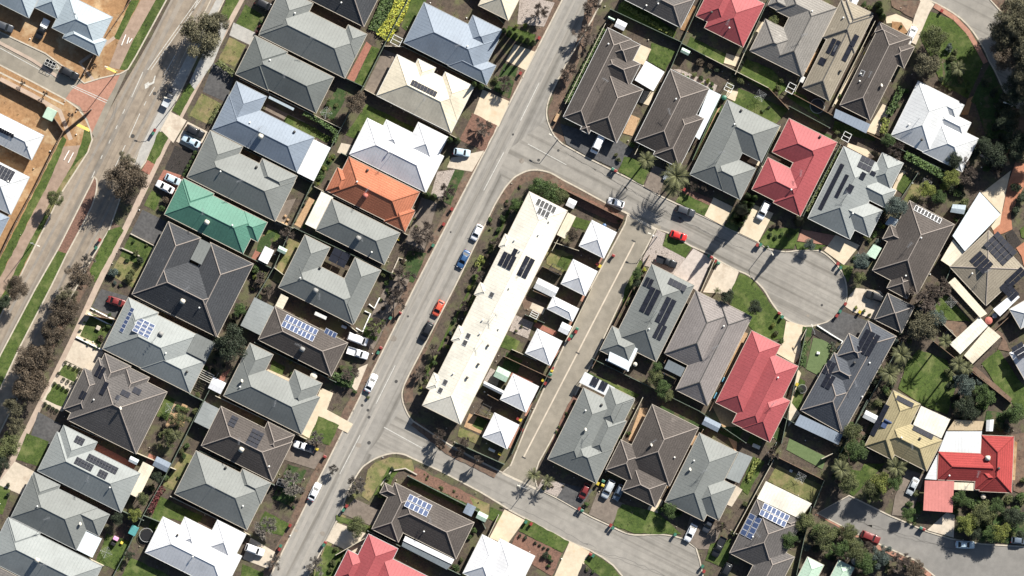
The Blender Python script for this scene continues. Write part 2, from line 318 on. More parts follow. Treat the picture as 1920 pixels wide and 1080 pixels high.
# verges of the street
strip('verge', [(1120,-30),(1097,65),(1058,155),(1037,210),(1042,240),(1060,262)], 20)
strip('verge', [(1045,0),(905,276),(765,546),(632,812),(497,1085)], 15)
strip('verge', smooth_line([(1160,400),(1128,388),(1075,360),(1050,345),(1030,335),(1008,330),(985,333),(965,346),(945,372),(862,545),(780,700),(766,730),(768,755)],2), 17)
strip('soil', [(945,385),(870,535),(790,705)], 24)
strip('verge', [(775,792),(840,845),(885,868),(930,890)], 14)
strip('grass_dry', [(665,925),(600,1055),(588,1082)], 9)
# arterial side
G('grass', (295,-8),(312,0),(258,105),(237,132),(222,130),(250,75)); G('grass', (245,0),(262,0),(240,45),(225,75),(213,72),(228,40))
G('path_brown', (264,0),(292,0),(250,75),(224,130),(204,126),(222,78)); G('path_brown', (118,275),(153,272),(140,300),(62,442),(22,522),(0,560),(-40,640),(-60,630),(0,520),(90,345))
G('grass', (118,255),(125,262),(90,345),(0,520),(-40,600),(-50,590),(0,486),(108,274)); G('grass', (160,235),(171,250),(171,264),(163,286),(113,362),(40,508),(0,590),(-40,670),(-42,645),(0,562),(62,442),(140,300),(152,270))
G('grass_dry', (148,300),(165,287),(113,362),(90,405),(82,400),(120,335)); strip('footpath', [(0,148),(60,178),(112,208),(133,262)], 8); strip('footpath', [(-10,75),(60,112),(110,145)], 6)
strip('footpath', [(215,70),(150,118),(175,150)], 6)
strip('kerb', [(-20,126),(60,166),(120,196)], 3, name='footpath')
G('yellow_tactile', (201,124),(221,133),(219,138),(199,129), name='tactile_paving'); G('yellow_tactile', (146,231),(170,242),(167,247),(143,236), name='tactile_paving')
strip('footpath', [(463,-22),(452,0),(381,135),(310,272),(248,402),(182,537),(135,640),(60,790),(-10,930)], 11)
strip('verge', [(218,420),(165,520),(110,620),(40,750),(-20,870)], 16)
G('grass', (424,-2),(449,0),(428,38),(411,32)); G('grass', (460,8),(492,28),(475,60),(442,45)); G('grass_dry', (430,70),(462,85),(440,125),(410,112)); G('concrete_grey', (438,42),(480,62),(470,85),(430,66))
G('grass', (355,155),(365,168),(337,218),(322,207)); G('grass_dry', (378,175),(415,195),(390,233),(355,217)); G('asphalt_dark', (400,118),(440,140),(425,192),(380,172)); G('concrete_grey', (412,36),(430,44),(400,118),(365,168),(355,155),(380,100))
G('grass', (298,246),(318,255),(290,308),(275,300)); G('concrete', (321,210),(350,226),(325,268),(301,243)); G('concrete', (352,228),(395,250),(375,288),(330,265))
G('mulch', (328,273),(372,288),(347,332),(309,317)); G('brick_red', (307,318),(350,332),(333,365),(292,345)); G('brick_red', (277,300),(290,308),(280,328),(265,320)); G('grass', (285,357),(303,368),(290,395),(270,385))
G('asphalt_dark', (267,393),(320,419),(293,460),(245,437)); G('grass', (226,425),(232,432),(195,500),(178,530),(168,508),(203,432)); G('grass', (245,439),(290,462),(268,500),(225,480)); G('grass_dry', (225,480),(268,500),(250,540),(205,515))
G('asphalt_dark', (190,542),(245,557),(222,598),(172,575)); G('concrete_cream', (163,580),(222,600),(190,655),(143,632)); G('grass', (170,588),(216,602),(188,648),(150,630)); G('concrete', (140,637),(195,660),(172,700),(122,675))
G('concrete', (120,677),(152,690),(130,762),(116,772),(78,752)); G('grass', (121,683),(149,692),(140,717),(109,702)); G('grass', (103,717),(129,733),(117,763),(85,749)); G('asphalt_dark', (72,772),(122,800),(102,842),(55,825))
G('grass', (50,812),(92,828),(76,875),(30,862)); G('concrete', (28,865),(66,885),(45,930),(-5,908)); G('grass', (0,910),(20,918),(5,965),(-10,960))
# back yards, west block
G('brick_red', (687,78),(697,86),(664,153),(650,148)); G('grass', (697,86),(712,92),(684,162),(664,155)); G('grass', (770,-5),(800,0),(762,58),(752,50)); G('asphalt_brown', (720,92),(742,102),(705,178),(683,167))
G('grass_dark', (632,165),(657,172),(625,225),(600,215)); G('grass', (687,195),(790,246),(772,252),(692,226),(672,262),(648,253)); G('asphalt_brown', (500,195),(572,228),(560,245),(495,215)); G('grass', (560,225),(622,258),(612,268),(553,236))
G('timber', (580,370),(590,375),(565,428),(552,421)); G('grass_dark', (590,376),(600,372),(572,430),(566,427)); G('grass_dark', (603,290),(625,300),(600,350),(590,340)); G('grass_dry', (542,447),(566,452),(527,532),(509,525))
G('grass', [(510+15*math.cos(a*.6), 442+12*math.sin(a*.6)) for a in range(10)]); G('brick_red', (495,440),(502,446),(480,492),(470,486)); G('asphalt_brown', (520,380),(555,372),(530,425),(515,420))
G('grass_dark', (490,445),(520,430),(500,478),(480,470)); G('grass', (312,740),(330,750),(315,790),(293,780)); G('timber', (328,752),(352,760),(345,800),(310,800)); G('brick_red', (417,700),(432,692),(420,715),(408,712))
G('grass_dry', (345,848),(362,855),(332,922),(305,910)); G('grass', (300,930),(380,968),(372,985),(310,970),(290,1000),(278,990)); G('concrete', (372,978),(400,992),(394,1004),(368,992)); G('grass', (200,1000),(245,1015),(222,1072),(180,1052)); G('grass', (245,1045),(340,1090),(235,1095),(225,1085))
G('grass', (512,675),(535,688),(527,708),(505,695)); G('concrete_cream', (502,692),(543,710),(540,716),(500,698)); G('concrete', (120,825),(182,840),(176,850)); G('brick_red', (183,832),(255,870),(250,880),(178,845))
G('grass', (540,215),(600,245),(590,262),(530,230)); G('concrete', (640,268),(660,272),(650,292),(632,286)); G('brick_red', (280,850),(300,860),(285,885),(268,876))
# east fronts of the west block
G('concrete_cream', (905,168),(955,190),(935,238),(888,214)); G('mulch_red', (885,212),(932,235),(908,285),(862,262)); G('concrete_cream', (965,83),(1003,97),(986,132),(948,114)); G('grass', (953,48),(1005,65),(998,88),(948,68)); G('grass_dark', (945,118),(972,128),(955,185),(925,170)); 
G('gravel', (975,-10),(1040,5),(1020,50),(970,45)); G('concrete', (846,296),(908,282),(885,322),(838,314)); G('grass_dark', (853,318),(871,320),(845,385),(828,375)); G('gravel', (820,322),(853,318),(828,375),(808,365))
G('asphalt_brown', (790,370),(820,380),(795,470),(760,455)); G('grass_dark', (765,470),(800,475),(775,530),(742,520)); G('asphalt_brown', (735,512),(768,525),(700,655),(672,640)); G('grass', (690,595),(725,600),(705,640),(680,630)); 
G('grass_dark', (640,685),(672,690),(665,730),(625,720)); G('concrete', (672,690),(690,682),(668,735),(660,725)); G('concrete_cream', (602,727),(625,737),(613,768),(662,795),(652,812),(598,785),(580,822),(566,814)); G('grass', (597,780),(636,797),(618,835),(580,822))
G('asphalt_brown', (548,824),(607,850),(590,880),(533,862)); G('grass_dark', (540,870),(575,882),(545,950),(510,935)); G('grass', (497,958),(542,982),(530,1005),(482,992)); G('concrete', (470,1008),(516,1035),(502,1066),(455,1048)); G('grass', (455,1058),(495,1075),(490,1090),(450,1085))
# unit block
G('mulch_red', (1045,345),(1170,405),(1165,420),(1150,418),(1040,365)); G('grass', (1078,405),(1110,415),(1098,432),(1072,425)); G('grass_dry', (1025,460),(1075,478),(1062,512),(1025,495)); G('grass', (1052,480),(1075,480),(1062,508),(1042,500))
G('verge', (975,550),(1025,570),(1015,592),(982,580)); G('concrete', (998,567),(1023,578),(1018,590),(993,578)); G('gravel', (965,590),(1000,605),(990,635),(955,620)); G('brick_red', (1005,604),(1045,622),(1040,630),(1000,612)); G('grass', (945,625),(975,640),(965,660),(935,650)); G('grass_dark', (950,660),(980,675),(970,700),(940,690))
G('brick_red', (960,698),(1000,715),(995,722),(955,705)); G('timber', (880,775),(915,790),(905,815),(870,800)); G('grass', (895,780),(915,790),(905,808),(885,798)); G('grass_dry', (862,800),(905,820),(900,835),(858,818)); G('gravel', (920,690),(940,700),(930,730),(905,718))
for (a, b) in (((1150,440),(1120,500)),((1110,520),(1090,565)),((1082,585),(1060,625)),((1052,645),(1030,690)),((1008,730),(985,780)),((972,800),(955,840))): strip('pink', [a, b], 4)
strip('grass', [(960,385),(920,465),(860,585),(800,700)], 5)
# south block
G('grass_dry', (690,880),(702,868),(730,857),(772,862),(778,888),(750,880),(715,900),(692,940),(678,930)); G('grass', (728,876),(752,880),(738,895),(722,935),(700,928)); G('asphalt_brown', (665,935),(714,957),(702,988),(638,962)); G('concrete', (632,980),(692,1002),(668,1040),(612,1014))
G('grass', (612,1022),(652,1037),(630,1085),(588,1085)); G('grass', (630,965),(700,990),(695,1000),(630,975)); G('mulch_red', (780,876),(915,944),(910,962),(768,893)); G('grass_dry', (880,930),(918,945),(915,975),(890,955)); G('grass', (920,950),(944,960),(932,980),(915,972)); G('concrete_cream', (946,955),(984,975),(950,1022),(918,1008))
G('grass', (985,972),(1067,1015),(1055,1036),(973,996)); G('mulch_red', (972,997),(1054,1037),(1035,1080),(1000,1060),(960,1020)); G('concrete_cream', (1068,1015),(1106,1034),(1080,1090),(1035,1090)); G('grass', (1107,1035),(1147,1060),(1165,1085),(1130,1085),(1094,1054)); G('mulch', (1092,1056),(1130,1085),(1080,1090)); G('grass_dark', (770,895),(900,955),(895,965),(765,905))
# lower part of the east block
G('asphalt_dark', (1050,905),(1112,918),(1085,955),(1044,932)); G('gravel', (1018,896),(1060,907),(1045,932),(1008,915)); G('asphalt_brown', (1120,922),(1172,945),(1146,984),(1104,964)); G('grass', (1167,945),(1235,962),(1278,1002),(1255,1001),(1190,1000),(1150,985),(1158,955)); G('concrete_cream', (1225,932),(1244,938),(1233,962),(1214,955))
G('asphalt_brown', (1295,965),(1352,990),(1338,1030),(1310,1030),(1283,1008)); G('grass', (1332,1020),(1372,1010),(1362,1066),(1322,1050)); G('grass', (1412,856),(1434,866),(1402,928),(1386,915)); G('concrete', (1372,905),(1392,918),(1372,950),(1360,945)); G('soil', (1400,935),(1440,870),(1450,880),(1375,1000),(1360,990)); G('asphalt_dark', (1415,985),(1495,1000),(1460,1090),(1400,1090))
G('grass_dry', (1457,872),(1543,911),(1522,943),(1440,902)); G('turf', (1480,822),(1550,857),(1542,880),(1474,843)); G('grass', (1425,770),(1440,790),(1425,840),(1400,830)); G('grass', (1490,700),(1510,715),(1500,770),(1478,760)); G('grass_dark', (1440,812),(1465,780),(1462,830)); G('concrete', (1480,750),(1500,775),(1478,800))
G('grass', (1100,697),(1200,740),(1185,755),(1105,712)); G('grass_dark', (1240,760),(1325,802),(1320,812),(1230,768)); G('timber', (1200,765),(1216,765),(1190,830),(1178,825)); G('timber', (1308,808),(1316,812),(1262,925),(1250,915)); G('timber', (1380,850),(1398,640),(1402,625),(1395,622),(1330,765),(1337,765))
G('grass', (1172,540),(1200,487),(1205,492),(1180,560),(1165,580)); G('mulch_red', (1050,790),(1075,740),(1085,745),(1040,850),(1025,850)); G('grass_dark', (1320,800),(1395,800),(1385,830),(1335,805))
# east block, around the court
G('grass', (1250,438),(1297,464),(1285,484),(1242,461)); G('gravel', (1232,430),(1248,438),(1242,461),(1285,484),(1268,515),(1205,497),(1205,485)); G('pave_pale', (1300,466),(1335,485),(1310,548),(1262,515)); G('concrete', (1347,490),(1385,510),(1370,552),(1318,548)); strip('timber', [(1338,488),(1314,545)], 3)
G('grass', (1388,512),(1410,524),(1432,550),(1448,575),(1473,602),(1470,632),(1440,642),(1405,612),(1368,570),(1372,540)); G('concrete_cream', (1474,602),(1512,612),(1502,665),(1490,682),(1452,660),(1468,640)); G('concrete_cream', (1495,690),(1502,700),(1475,785),(1465,780))
G('turf', (1525,633),(1560,640),(1552,680),(1535,704),(1511,692)); G('mulch', (1515,622),(1525,615),(1570,640),(1565,650)); G('grass_dark', (1505,612),(1524,615),(1510,690),(1498,680)); G('asphalt_dark', (1578,583),(1637,606),(1608,655),(1582,642),(1530,611),(1552,604)); G('concrete', (1592,555),(1605,540),(1650,545),(1662,560),(1640,600),(1600,585),(1585,575))
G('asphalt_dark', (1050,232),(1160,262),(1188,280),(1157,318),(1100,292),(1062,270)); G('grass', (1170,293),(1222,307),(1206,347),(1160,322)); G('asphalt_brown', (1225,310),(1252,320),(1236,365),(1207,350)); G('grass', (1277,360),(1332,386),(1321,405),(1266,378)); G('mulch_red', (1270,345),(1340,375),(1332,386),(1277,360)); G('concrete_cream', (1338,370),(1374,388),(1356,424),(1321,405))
G('grass', (1375,398),(1392,400),(1382,435),(1358,424)); G('concrete_cream', (1407,380),(1450,400),(1422,454),(1386,437)); G('grass', (1440,428),(1500,428),(1488,467),(1440,465),(1424,452)); G('grass', (1490,453),(1550,460),(1532,468),(1495,468)); G('pink', (1503,430),(1568,442),(1555,460),(1495,452)); G('concrete_cream', (1567,440),(1612,460),(1582,497),(1545,470))
G('grass', (1575,495),(1600,500),(1590,530),(1582,515)); 
# yards north of the court
G('grass', (1222,80),(1268,97),(1247,132),(1215,115)); G('concrete_cream', (1202,84),(1221,92),(1207,122),(1184,114)); G('concrete_cream', (1208,170),(1226,173),(1217,198),(1198,192)); G('timber', (1183,215),(1200,222),(1186,255),(1168,250)); G('grass', (1295,68),(1362,102),(1355,122),(1287,87)); G('concrete_cream', (1362,100),(1388,108),(1380,125),(1357,118))
G('grass', (1400,110),(1447,130),(1478,165),(1460,178),(1425,165),(1385,142)); G('grass', (1385,165),(1478,205),(1455,232),(1372,195)); G('concrete_cream', (1365,168),(1384,172),(1378,190),(1360,182)); G('gravel', (1275,130),(1345,160),(1340,172),(1262,130)); G('concrete_cream', (1420,285),(1440,290),(1432,315),(1400,303)); G('concrete_cream', (1437,285),(1465,300),(1458,305),(1435,296))
G('grass', (1160,8),(1180,-5),(1268,60),(1262,75),(1158,25)); G('sand', (1275,55),(1300,10),(1310,15),(1290,60)); strip('concrete_cream', [(1436,35),(1393,100)], 5); strip('concrete_cream', [(1462,236),(1430,300),(1412,345)], 4); strip('concrete_cream', [(1571,278),(1505,405)], 4); strip('grass_dark', [(1580,280),(1515,400)], 10)
strip('grass_dark', [(1352,195),(1302,300)], 10); strip('timber', [(1352,195),(1302,300)], 3)
G('concrete_cream', (1590,268),(1625,280),(1640,295),(1632,298),(1588,275)); G('concrete_cream', (1690,318),(1698,322),(1678,365),(1670,360)); G('grass', (1694,325),(1712,340),(1695,365),(1680,355)); G('grass_dry', (1710,345),(1735,350),(1708,395),(1692,380)); G('grass_dark', (1480,225),(1560,255),(1555,268),(1475,232)); G('grass', (1490,170),(1510,180),(1540,225),(1475,180)); G('grass', (1565,225),(1640,255),(1640,265),(1560,245)); strip('concrete_cream', [(1633,75),(1565,195)], 4); strip('timber', [(1533,90),(1510,135)], 6)
G('concrete_cream', (1655,195),(1671,203),(1648,255),(1624,246)); G('grass', (1745,22),(1785,36),(1820,72),(1843,120),(1815,185),(1765,158),(1745,112),(1722,60)); G('grass_dark', (1765,110),(1800,120),(1810,165),(1770,160)); G('sand', (1815,185),(1825,180),(1815,215),(1802,215)); strip('pink', [(1752,10),(1790,34),(1815,60),(1833,90),(1848,118)], 9)
G('concrete', (1728,-10),(1752,8),(1743,22),(1717,84),(1698,74),(1712,40)); G('verge', (1670,0),(1726,2),(1712,34),(1672,12)); G('concrete_cream', (1660,32),(1680,26),(1710,40),(1708,60),(1698,62),(1690,42),(1662,44)); G('sand', (1672,40),(1690,42),(1702,60),(1690,66),(1672,56)); strip('concrete', [(1602,-20),(1590,25)], 14)
G('orange_path', (1925,270),(1905,300),(1890,345),(1880,395),(1862,430),(1865,442),(1880,438),(1898,430),(1895,400),(1905,380),(1925,340)); G('orange_path', (1905,465),(1925,450),(1925,520),(1915,480)); G('concrete_cream', (1895,320),(1888,350),(1878,400),(1875,420),(1862,432),(1858,425),(1876,400),(1840,362)); G('mulch', (1885,440),(1898,430),(1915,455),(1895,470)); G('grass', (1912,430),(1925,420),(1925,450),(1915,445)); strip('sand', [(1895,270),(1885,290),(1890,310)], 8)
strip('concrete', [(1837,290),(1880,310)], 4); G('grass_dark', (1880,180),(1905,200),(1900,260),(1850,260),(1830,200),(1850,170)); G('verge', (1895,200),(1930,210),(1930,300),(1900,270)); G('grass_dark', (1855,120),(1890,195),(1870,230),(1820,190))  # dark grass here puts the great tree's shade into the ground colour
# far east
G('grass', (1722,655),(1775,675),(1792,722),(1776,777),(1730,760),(1684,728),(1700,680)); G('grass', (1840,682),(1872,655),(1930,740),(1930,790),(1870,725)); G('grass', (1765,552),(1778,556),(1820,603),(1770,600),(1750,580)); G('verge', (1768,600),(1815,606),(1800,640),(1770,640)); strip('verge', [(1825,690),(1862,722),(1895,752)], 9); G('grass_dark', (1850,770),(1885,775),(1880,810),(1845,800)); G('verge', (1850,610),(1880,625),(1895,660),(1870,655),(1880,635))
G('grass', (1620,870),(1660,868),(1640,890),(1600,930),(1592,925)); G('grass', (1595,880),(1625,885),(1605,925),(1595,925)); G('asphalt_brown', (1700,880),(1735,890),(1708,968),(1672,966),(1678,930)); G('concrete', (1775,960),(1790,965),(1788,1008),(1738,994)); G('grass_dark', (1720,940),(1700,975),(1715,980),(1735,950)); G('verge', (1610,830),(1640,780),(1625,770),(1600,815)); strip('pink', [(1528,966),(1612,1010),(1712,1056),(1745,1080)], 8)
G('verge', (1895,815),(1925,810),(1925,930),(1900,920)); G('grass_dark', (1790,970),(1925,960),(1925,1020),(1840,1015)); G('sand', (1898,822),(1907,830),(1903,900),(1898,900)); G('soil', (1475,1000),(1530,965),(1700,1060),(1740,1090),(1470,1090))
# ---- road markings, covers
def mark(a, b, wd=1.3, m='road_paint', nm='road_marking', z=.026): o = sheet(nm, ribbon([a, b], wd), z, m); return o
for a, b in (((1011,155),(976,226)),((945,285),(907,357)),((990,270),(1062,309)),((741,685),(705,757)),((675,816),(637,889)),((720,801),(791,840)),((370,0),(277,131)),((268,135),(247,182)),((372,-3),(400,-55)),
    ((234,205),(230,213)),((220,235),(217,242)),((207,262),(204,269)),((192,291),(189,298)),((178,320),(172,334)),((290,163),(280,180)),((274,190),(270,198)),((262,213),(242,258)),((235,272),(215,315)),((372,0),(361,22)),((0,90),(75,131)),((85,136),(100,143)),((133,162),(200,193)),((136,160),(202,189)),((328,104),(308,140))): mark(a, b)
mark((376,0),(283,131), 1.2)
sheet('road_marking', [(271,158),(279,153),(279,156),(286,154),(290,142),(292,142),(289,156),(279,161),(278,164),(272,167)], .026, 'road_paint')
for a, b in (((236,65),(228,85)),((242,70),(238,82)),((248,72),(242,80)),((130,282),(120,300)),((138,286),(128,305))): mark(a, b, 1.6, 'white_paint', 'path_marking', KZ+.12)
mark((1190,454),(982,857), 2.6, 'concrete', 'drain_line', .024)
cov = bmesh.new(); bmesh.ops.create_cone(cov, cap_ends=True, segments=14, radius1=.42, radius2=.42, depth=.03); cov = frombm(cov, 'cover')
for x, y, s in ((290,175,1),(249,255,1.1),(129,501,1),(90,579,1),(1047,282,.7),(1010,300,.8),(679,760,.8),(690,769,.8),(692,782,.8),(962,252,.6),(1541,572,.7),(692,830,1),(897,472,.5),(845,435,.5),(743,715,.9),(765,593,.6)):
    o = link('manhole_cover', cov, 'iron', loc=W(x, y)+Vector((0, 0, .03)), scale=(s, s, 1)); o['kind'] = 'structure'
for x, y in ((1188,452),(1083,662),(982,858)):
    o = sheet('drain_grate', orect(x-3, y-3, x+3, y+3), .034, 'iron')
sheet('road_patch', orect(1519,546,1540,548), .03, 'patch'); sheet('road_patch', orect(968,302,992,298), .03, 'asphalt_dark') if 0 else None
# ------------------------------------------------------------ houses
def prism_hip(rect, eave, pitch, z0):
    """Closed solid: rectangle footprint (world corners, ccw or cw) under a hip roof."""
    P = rect; a = (P[1]-P[0]).length; b = (P[3]-P[0]).length
    ex, ey = (P[1]-P[0]).normalized(), (P[3]-P[0]).normalized()
    h = min(a, b)/2; zt = eave+h*pitch; o = P[0]
    def pt(s, t, z): q = o+ex*s+ey*t; return (q.x, q.y, z)
    bm = bmesh.new()
    lo = [bm.verts.new(pt(s, t, z0)) for s, t in ((0,0),(a,0),(a,b),(0,b))]; hi = [bm.verts.new(pt(s, t, eave)) for s, t in ((0,0),(a,0),(a,b),(0,b))]
    for i in range(4): bm.faces.new((lo[i], lo[(i+1) % 4], hi[(i+1) % 4], hi[i]))
    bm.faces.new(lo[::-1])
    if abs(a-b) < .05:
        t = bm.verts.new(pt(a/2, b/2, zt))
        for i in range(4): bm.faces.new((hi[i], hi[(i+1) % 4], t))
    elif a > b:
        r, s = bm.verts.new(pt(h, h, zt)), bm.verts.new(pt(a-h, h, zt))
        bm.faces.new((hi[0], hi[1], s, r)); bm.faces.new((hi[1], hi[2], s)); bm.faces.new((hi[2], hi[3], r, s)); bm.faces.new((hi[3], hi[0], r))
    else:
        r, s = bm.verts.new(pt(h, h, zt)), bm.verts.new(pt(h, b-h, zt))
        bm.faces.new((hi[0], hi[1], r)); bm.faces.new((hi[1], hi[2], s, r)); bm.faces.new((hi[2], hi[3], s)); bm.faces.new((hi[3], hi[0], r, s))
    bmesh.ops.recalc_face_normals(bm, faces=bm.faces)
    return bm
def prism_box(rect, z0, z1):
    bm = bmesh.new(); lo = [bm.verts.new((p.x, p.y, z0)) for p in rect]; hi = [bm.verts.new((p.x, p.y, z1)) for p in rect]
    for i in range(4): bm.faces.new((lo[i], lo[(i+1) % 4], hi[(i+1) % 4], hi[i]))
    bm.faces.new(lo[::-1]); bm.faces.new(hi); bmesh.ops.recalc_face_normals(bm, faces=bm.faces); return bm
def union(bms, name):
    """One watertight mesh out of overlapping solids."""
    obs = [bpy.data.objects.new('u', frombm(b, 'u')) for b in bms]
    for o in obs: col.objects.link(o)
    if len(obs) > 1:
        for o in obs[1:]:
            md = obs[0].modifiers.new('b', 'BOOLEAN'); md.operation = 'UNION'; md.object = o; md.solver = 'EXACT'
    dg = bpy.context.evaluated_depsgraph_get(); me = bpy.data.meshes.new_from_object(obs[0].evaluated_get(dg)); me.name = name
    for o in obs: bpy.data.objects.remove(o)
    bm = bmesh.new(); bm.from_mesh(me); bmesh.ops.remove_doubles(bm, verts=bm.verts, dist=.004)
    bmesh.ops.dissolve_limit(bm, angle_limit=.01, verts=bm.verts, edges=bm.edges); bm.to_mesh(me); bm.free(); return me
def add_uv(me):
    """UV in metres: u along the eave, v up the slope."""
    uv = me.uv_layers.new(name='UVMap')
    for p in me.polygons:
        n = p.normal; h = Vector((-n.y, n.x, 0))
        h = h.normalized() if h.length > 1e-3 else Vector((1, 0, 0)); s = n.cross(h)
        for li in p.loop_indices:
            c = me.vertices[me.loops[li].vertex_index].co; uv.data[li].uv = (c.dot(h)+500, c.dot(s)+500)
def cap_mesh(me, eave, r, name):
    """Ridge and hip capping along every convex edge between two slopes, one body per roof."""
    bm = bmesh.new(); bm.from_mesh(me); out = bmesh.new()
    for e in bm.edges:
        if len(e.link_faces) != 2: continue
        f, g = e.link_faces
        if f.normal.z < .3 or g.normal.z < .3 or f.normal.dot(g.normal) > .995 or not e.is_convex: continue
        p, q = e.verts[0].co+Vector((0,0,.02)), e.verts[1].co+Vector((0,0,.02))
        cyl_bm(out, p, q, r, r, 5)
    bm.free()
    if not len(out.verts): out.free(); return None
    return frombm(out, name)
def gutter_mesh(me, r, name):
    bm = bmesh.new(); bm.from_mesh(me); out = bmesh.new()
    for e in bm.edges:
        if len(e.link_faces) != 2: continue
        f, g = e.link_faces
        if f.normal.z > g.normal.z: f, g = g, f
        if abs(f.normal.z) < .2 and g.normal.z > .5:
            n = Vector((f.normal.x, f.normal.y, 0)).normalized()*r*.7; p, q = e.verts[0].co+n, e.verts[1].co+n; d = (q-p).normalized()*r
            cyl_bm(out, p-d-Vector((0,0,r*.3)), q+d-Vector((0,0,r*.3)), r, r, 4)
    bm.free(); return frombm(out, name)
postme = bmesh.new(); box_bm(postme, 0, 0, .5, .1, .1, 1); postme = frombm(postme, 'post')
def panel_me(name, sx, sy, frame, face, cells=None):
    bm = bmesh.new(); box_bm(bm, 0, 0, .02, sx, sy, .04)
    fr = .05 if frame else .0
    vs_ = box_bm(bm, 0, 0, .03, sx-2*fr-.02, sy-2*fr-.02, .03)
    bm.faces.ensure_lookup_table(); me_faces = len(bm.faces)
    for f in bm.faces[6:]: f.material_index = 1
    me = frombm(bm, name); me.materials.append(M('panel_frame' if frame else 'panel_rail')); me.materials.append(M(face)); return me
PANEL = {}
def get_panel(kind, sx, sy):
    k = (kind, round(sx, 2), round(sy, 2))
    if k not in PANEL: PANEL[k] = panel_me('solar_panel', sx, sy, kind != 'dark', {'dark':'panel_dark','blue':'panel_blue','pool':'pool_heater'}[kind])
    return PANEL[k]
antenna = bmesh.new(); cyl_bm(antenna, (0,0,0), (0,0,2.2), .04, .035, 5); cyl_bm(antenna, (-.8,0,2.1), (.8,0,2.15), .03, .03, 4)
for i in range(7): x = -.75+i*.25; cyl_bm(antenna, (x,-.45+.03*i,2.13), (x,.45-.03*i,2.13), .018, .018, 4)
antenna = frombm(antenna, 'antenna')
cooler = bmesh.new(); v_ = box_bm(cooler, 0, 0, .35, 1.15, 1.15, .9); bmesh.ops.bevel(cooler, geom=cooler.edges[:], offset=.14, segments=2, affect='EDGES'); cooler = frombm(cooler, 'cooler', True)
vent = bmesh.new(); cyl_bm(vent, (0,0,-.1), (0,0,.35), .12, .12, 8); cyl_bm(vent, (0,0,.35), (0,0,.5), .22, .12, 8); vent = frombm(vent, 'vent')
whirly = bmesh.new(); cyl_bm(whirly, (0,0,-.1), (0,0,.3), .2, .2, 10); bmesh.ops.create_icosphere(whirly, subdivisions=2, radius=.33, matrix=Matrix.Translation((0,0,.45))); whirly = frombm(whirly, 'whirly', True)
dish = bmesh.new(); cyl_bm(dish, (0,0,0), (0,0,.6), .04, .04, 5); cyl_bm(dish, (0,0,.6), (.12,0.12,.72), .05, .4, 12); dish = frombm(dish, 'dish')
heater = bmesh.new(); box_bm(heater, 0, 0, .08, 1.9, 1.7, .1); cyl_bm(heater, (-1.0,1.0,.3), (1.0,1.0,.3), .27, .27, 12); heater = frombm(heater, 'heater')
HOUSES = []
def rectW(r, z, ang):
    P = [W(x, y, z) for x, y in orect(*r, ang=ang)]; return [Vector((p.x, p.y)) for p in P]
def roof_h(wr, pitch, eave, x, y):
    best = -1; bn = None; q = Vector((x, y))
    for P in wr:
        ex, ey = (P[1]-P[0]), (P[3]-P[0]); a, b = ex.length, ey.length; ex /= a; ey /= b; d = q-P[0]; s, t = d.dot(ex), d.dot(ey)
        opts = ((s, ex), (a-s, -ex), (t, ey), (b-t, -ey)); m = min(opts, key=lambda o: o[0])
        if m[0] > best: best = m[0]; bn = m[1]
    if best < 0: return eave, Vector((0, 0, 1))
    return eave+best*pitch, Vector((-bn.x*pitch, -bn.y*pitch, 1)).normalized()
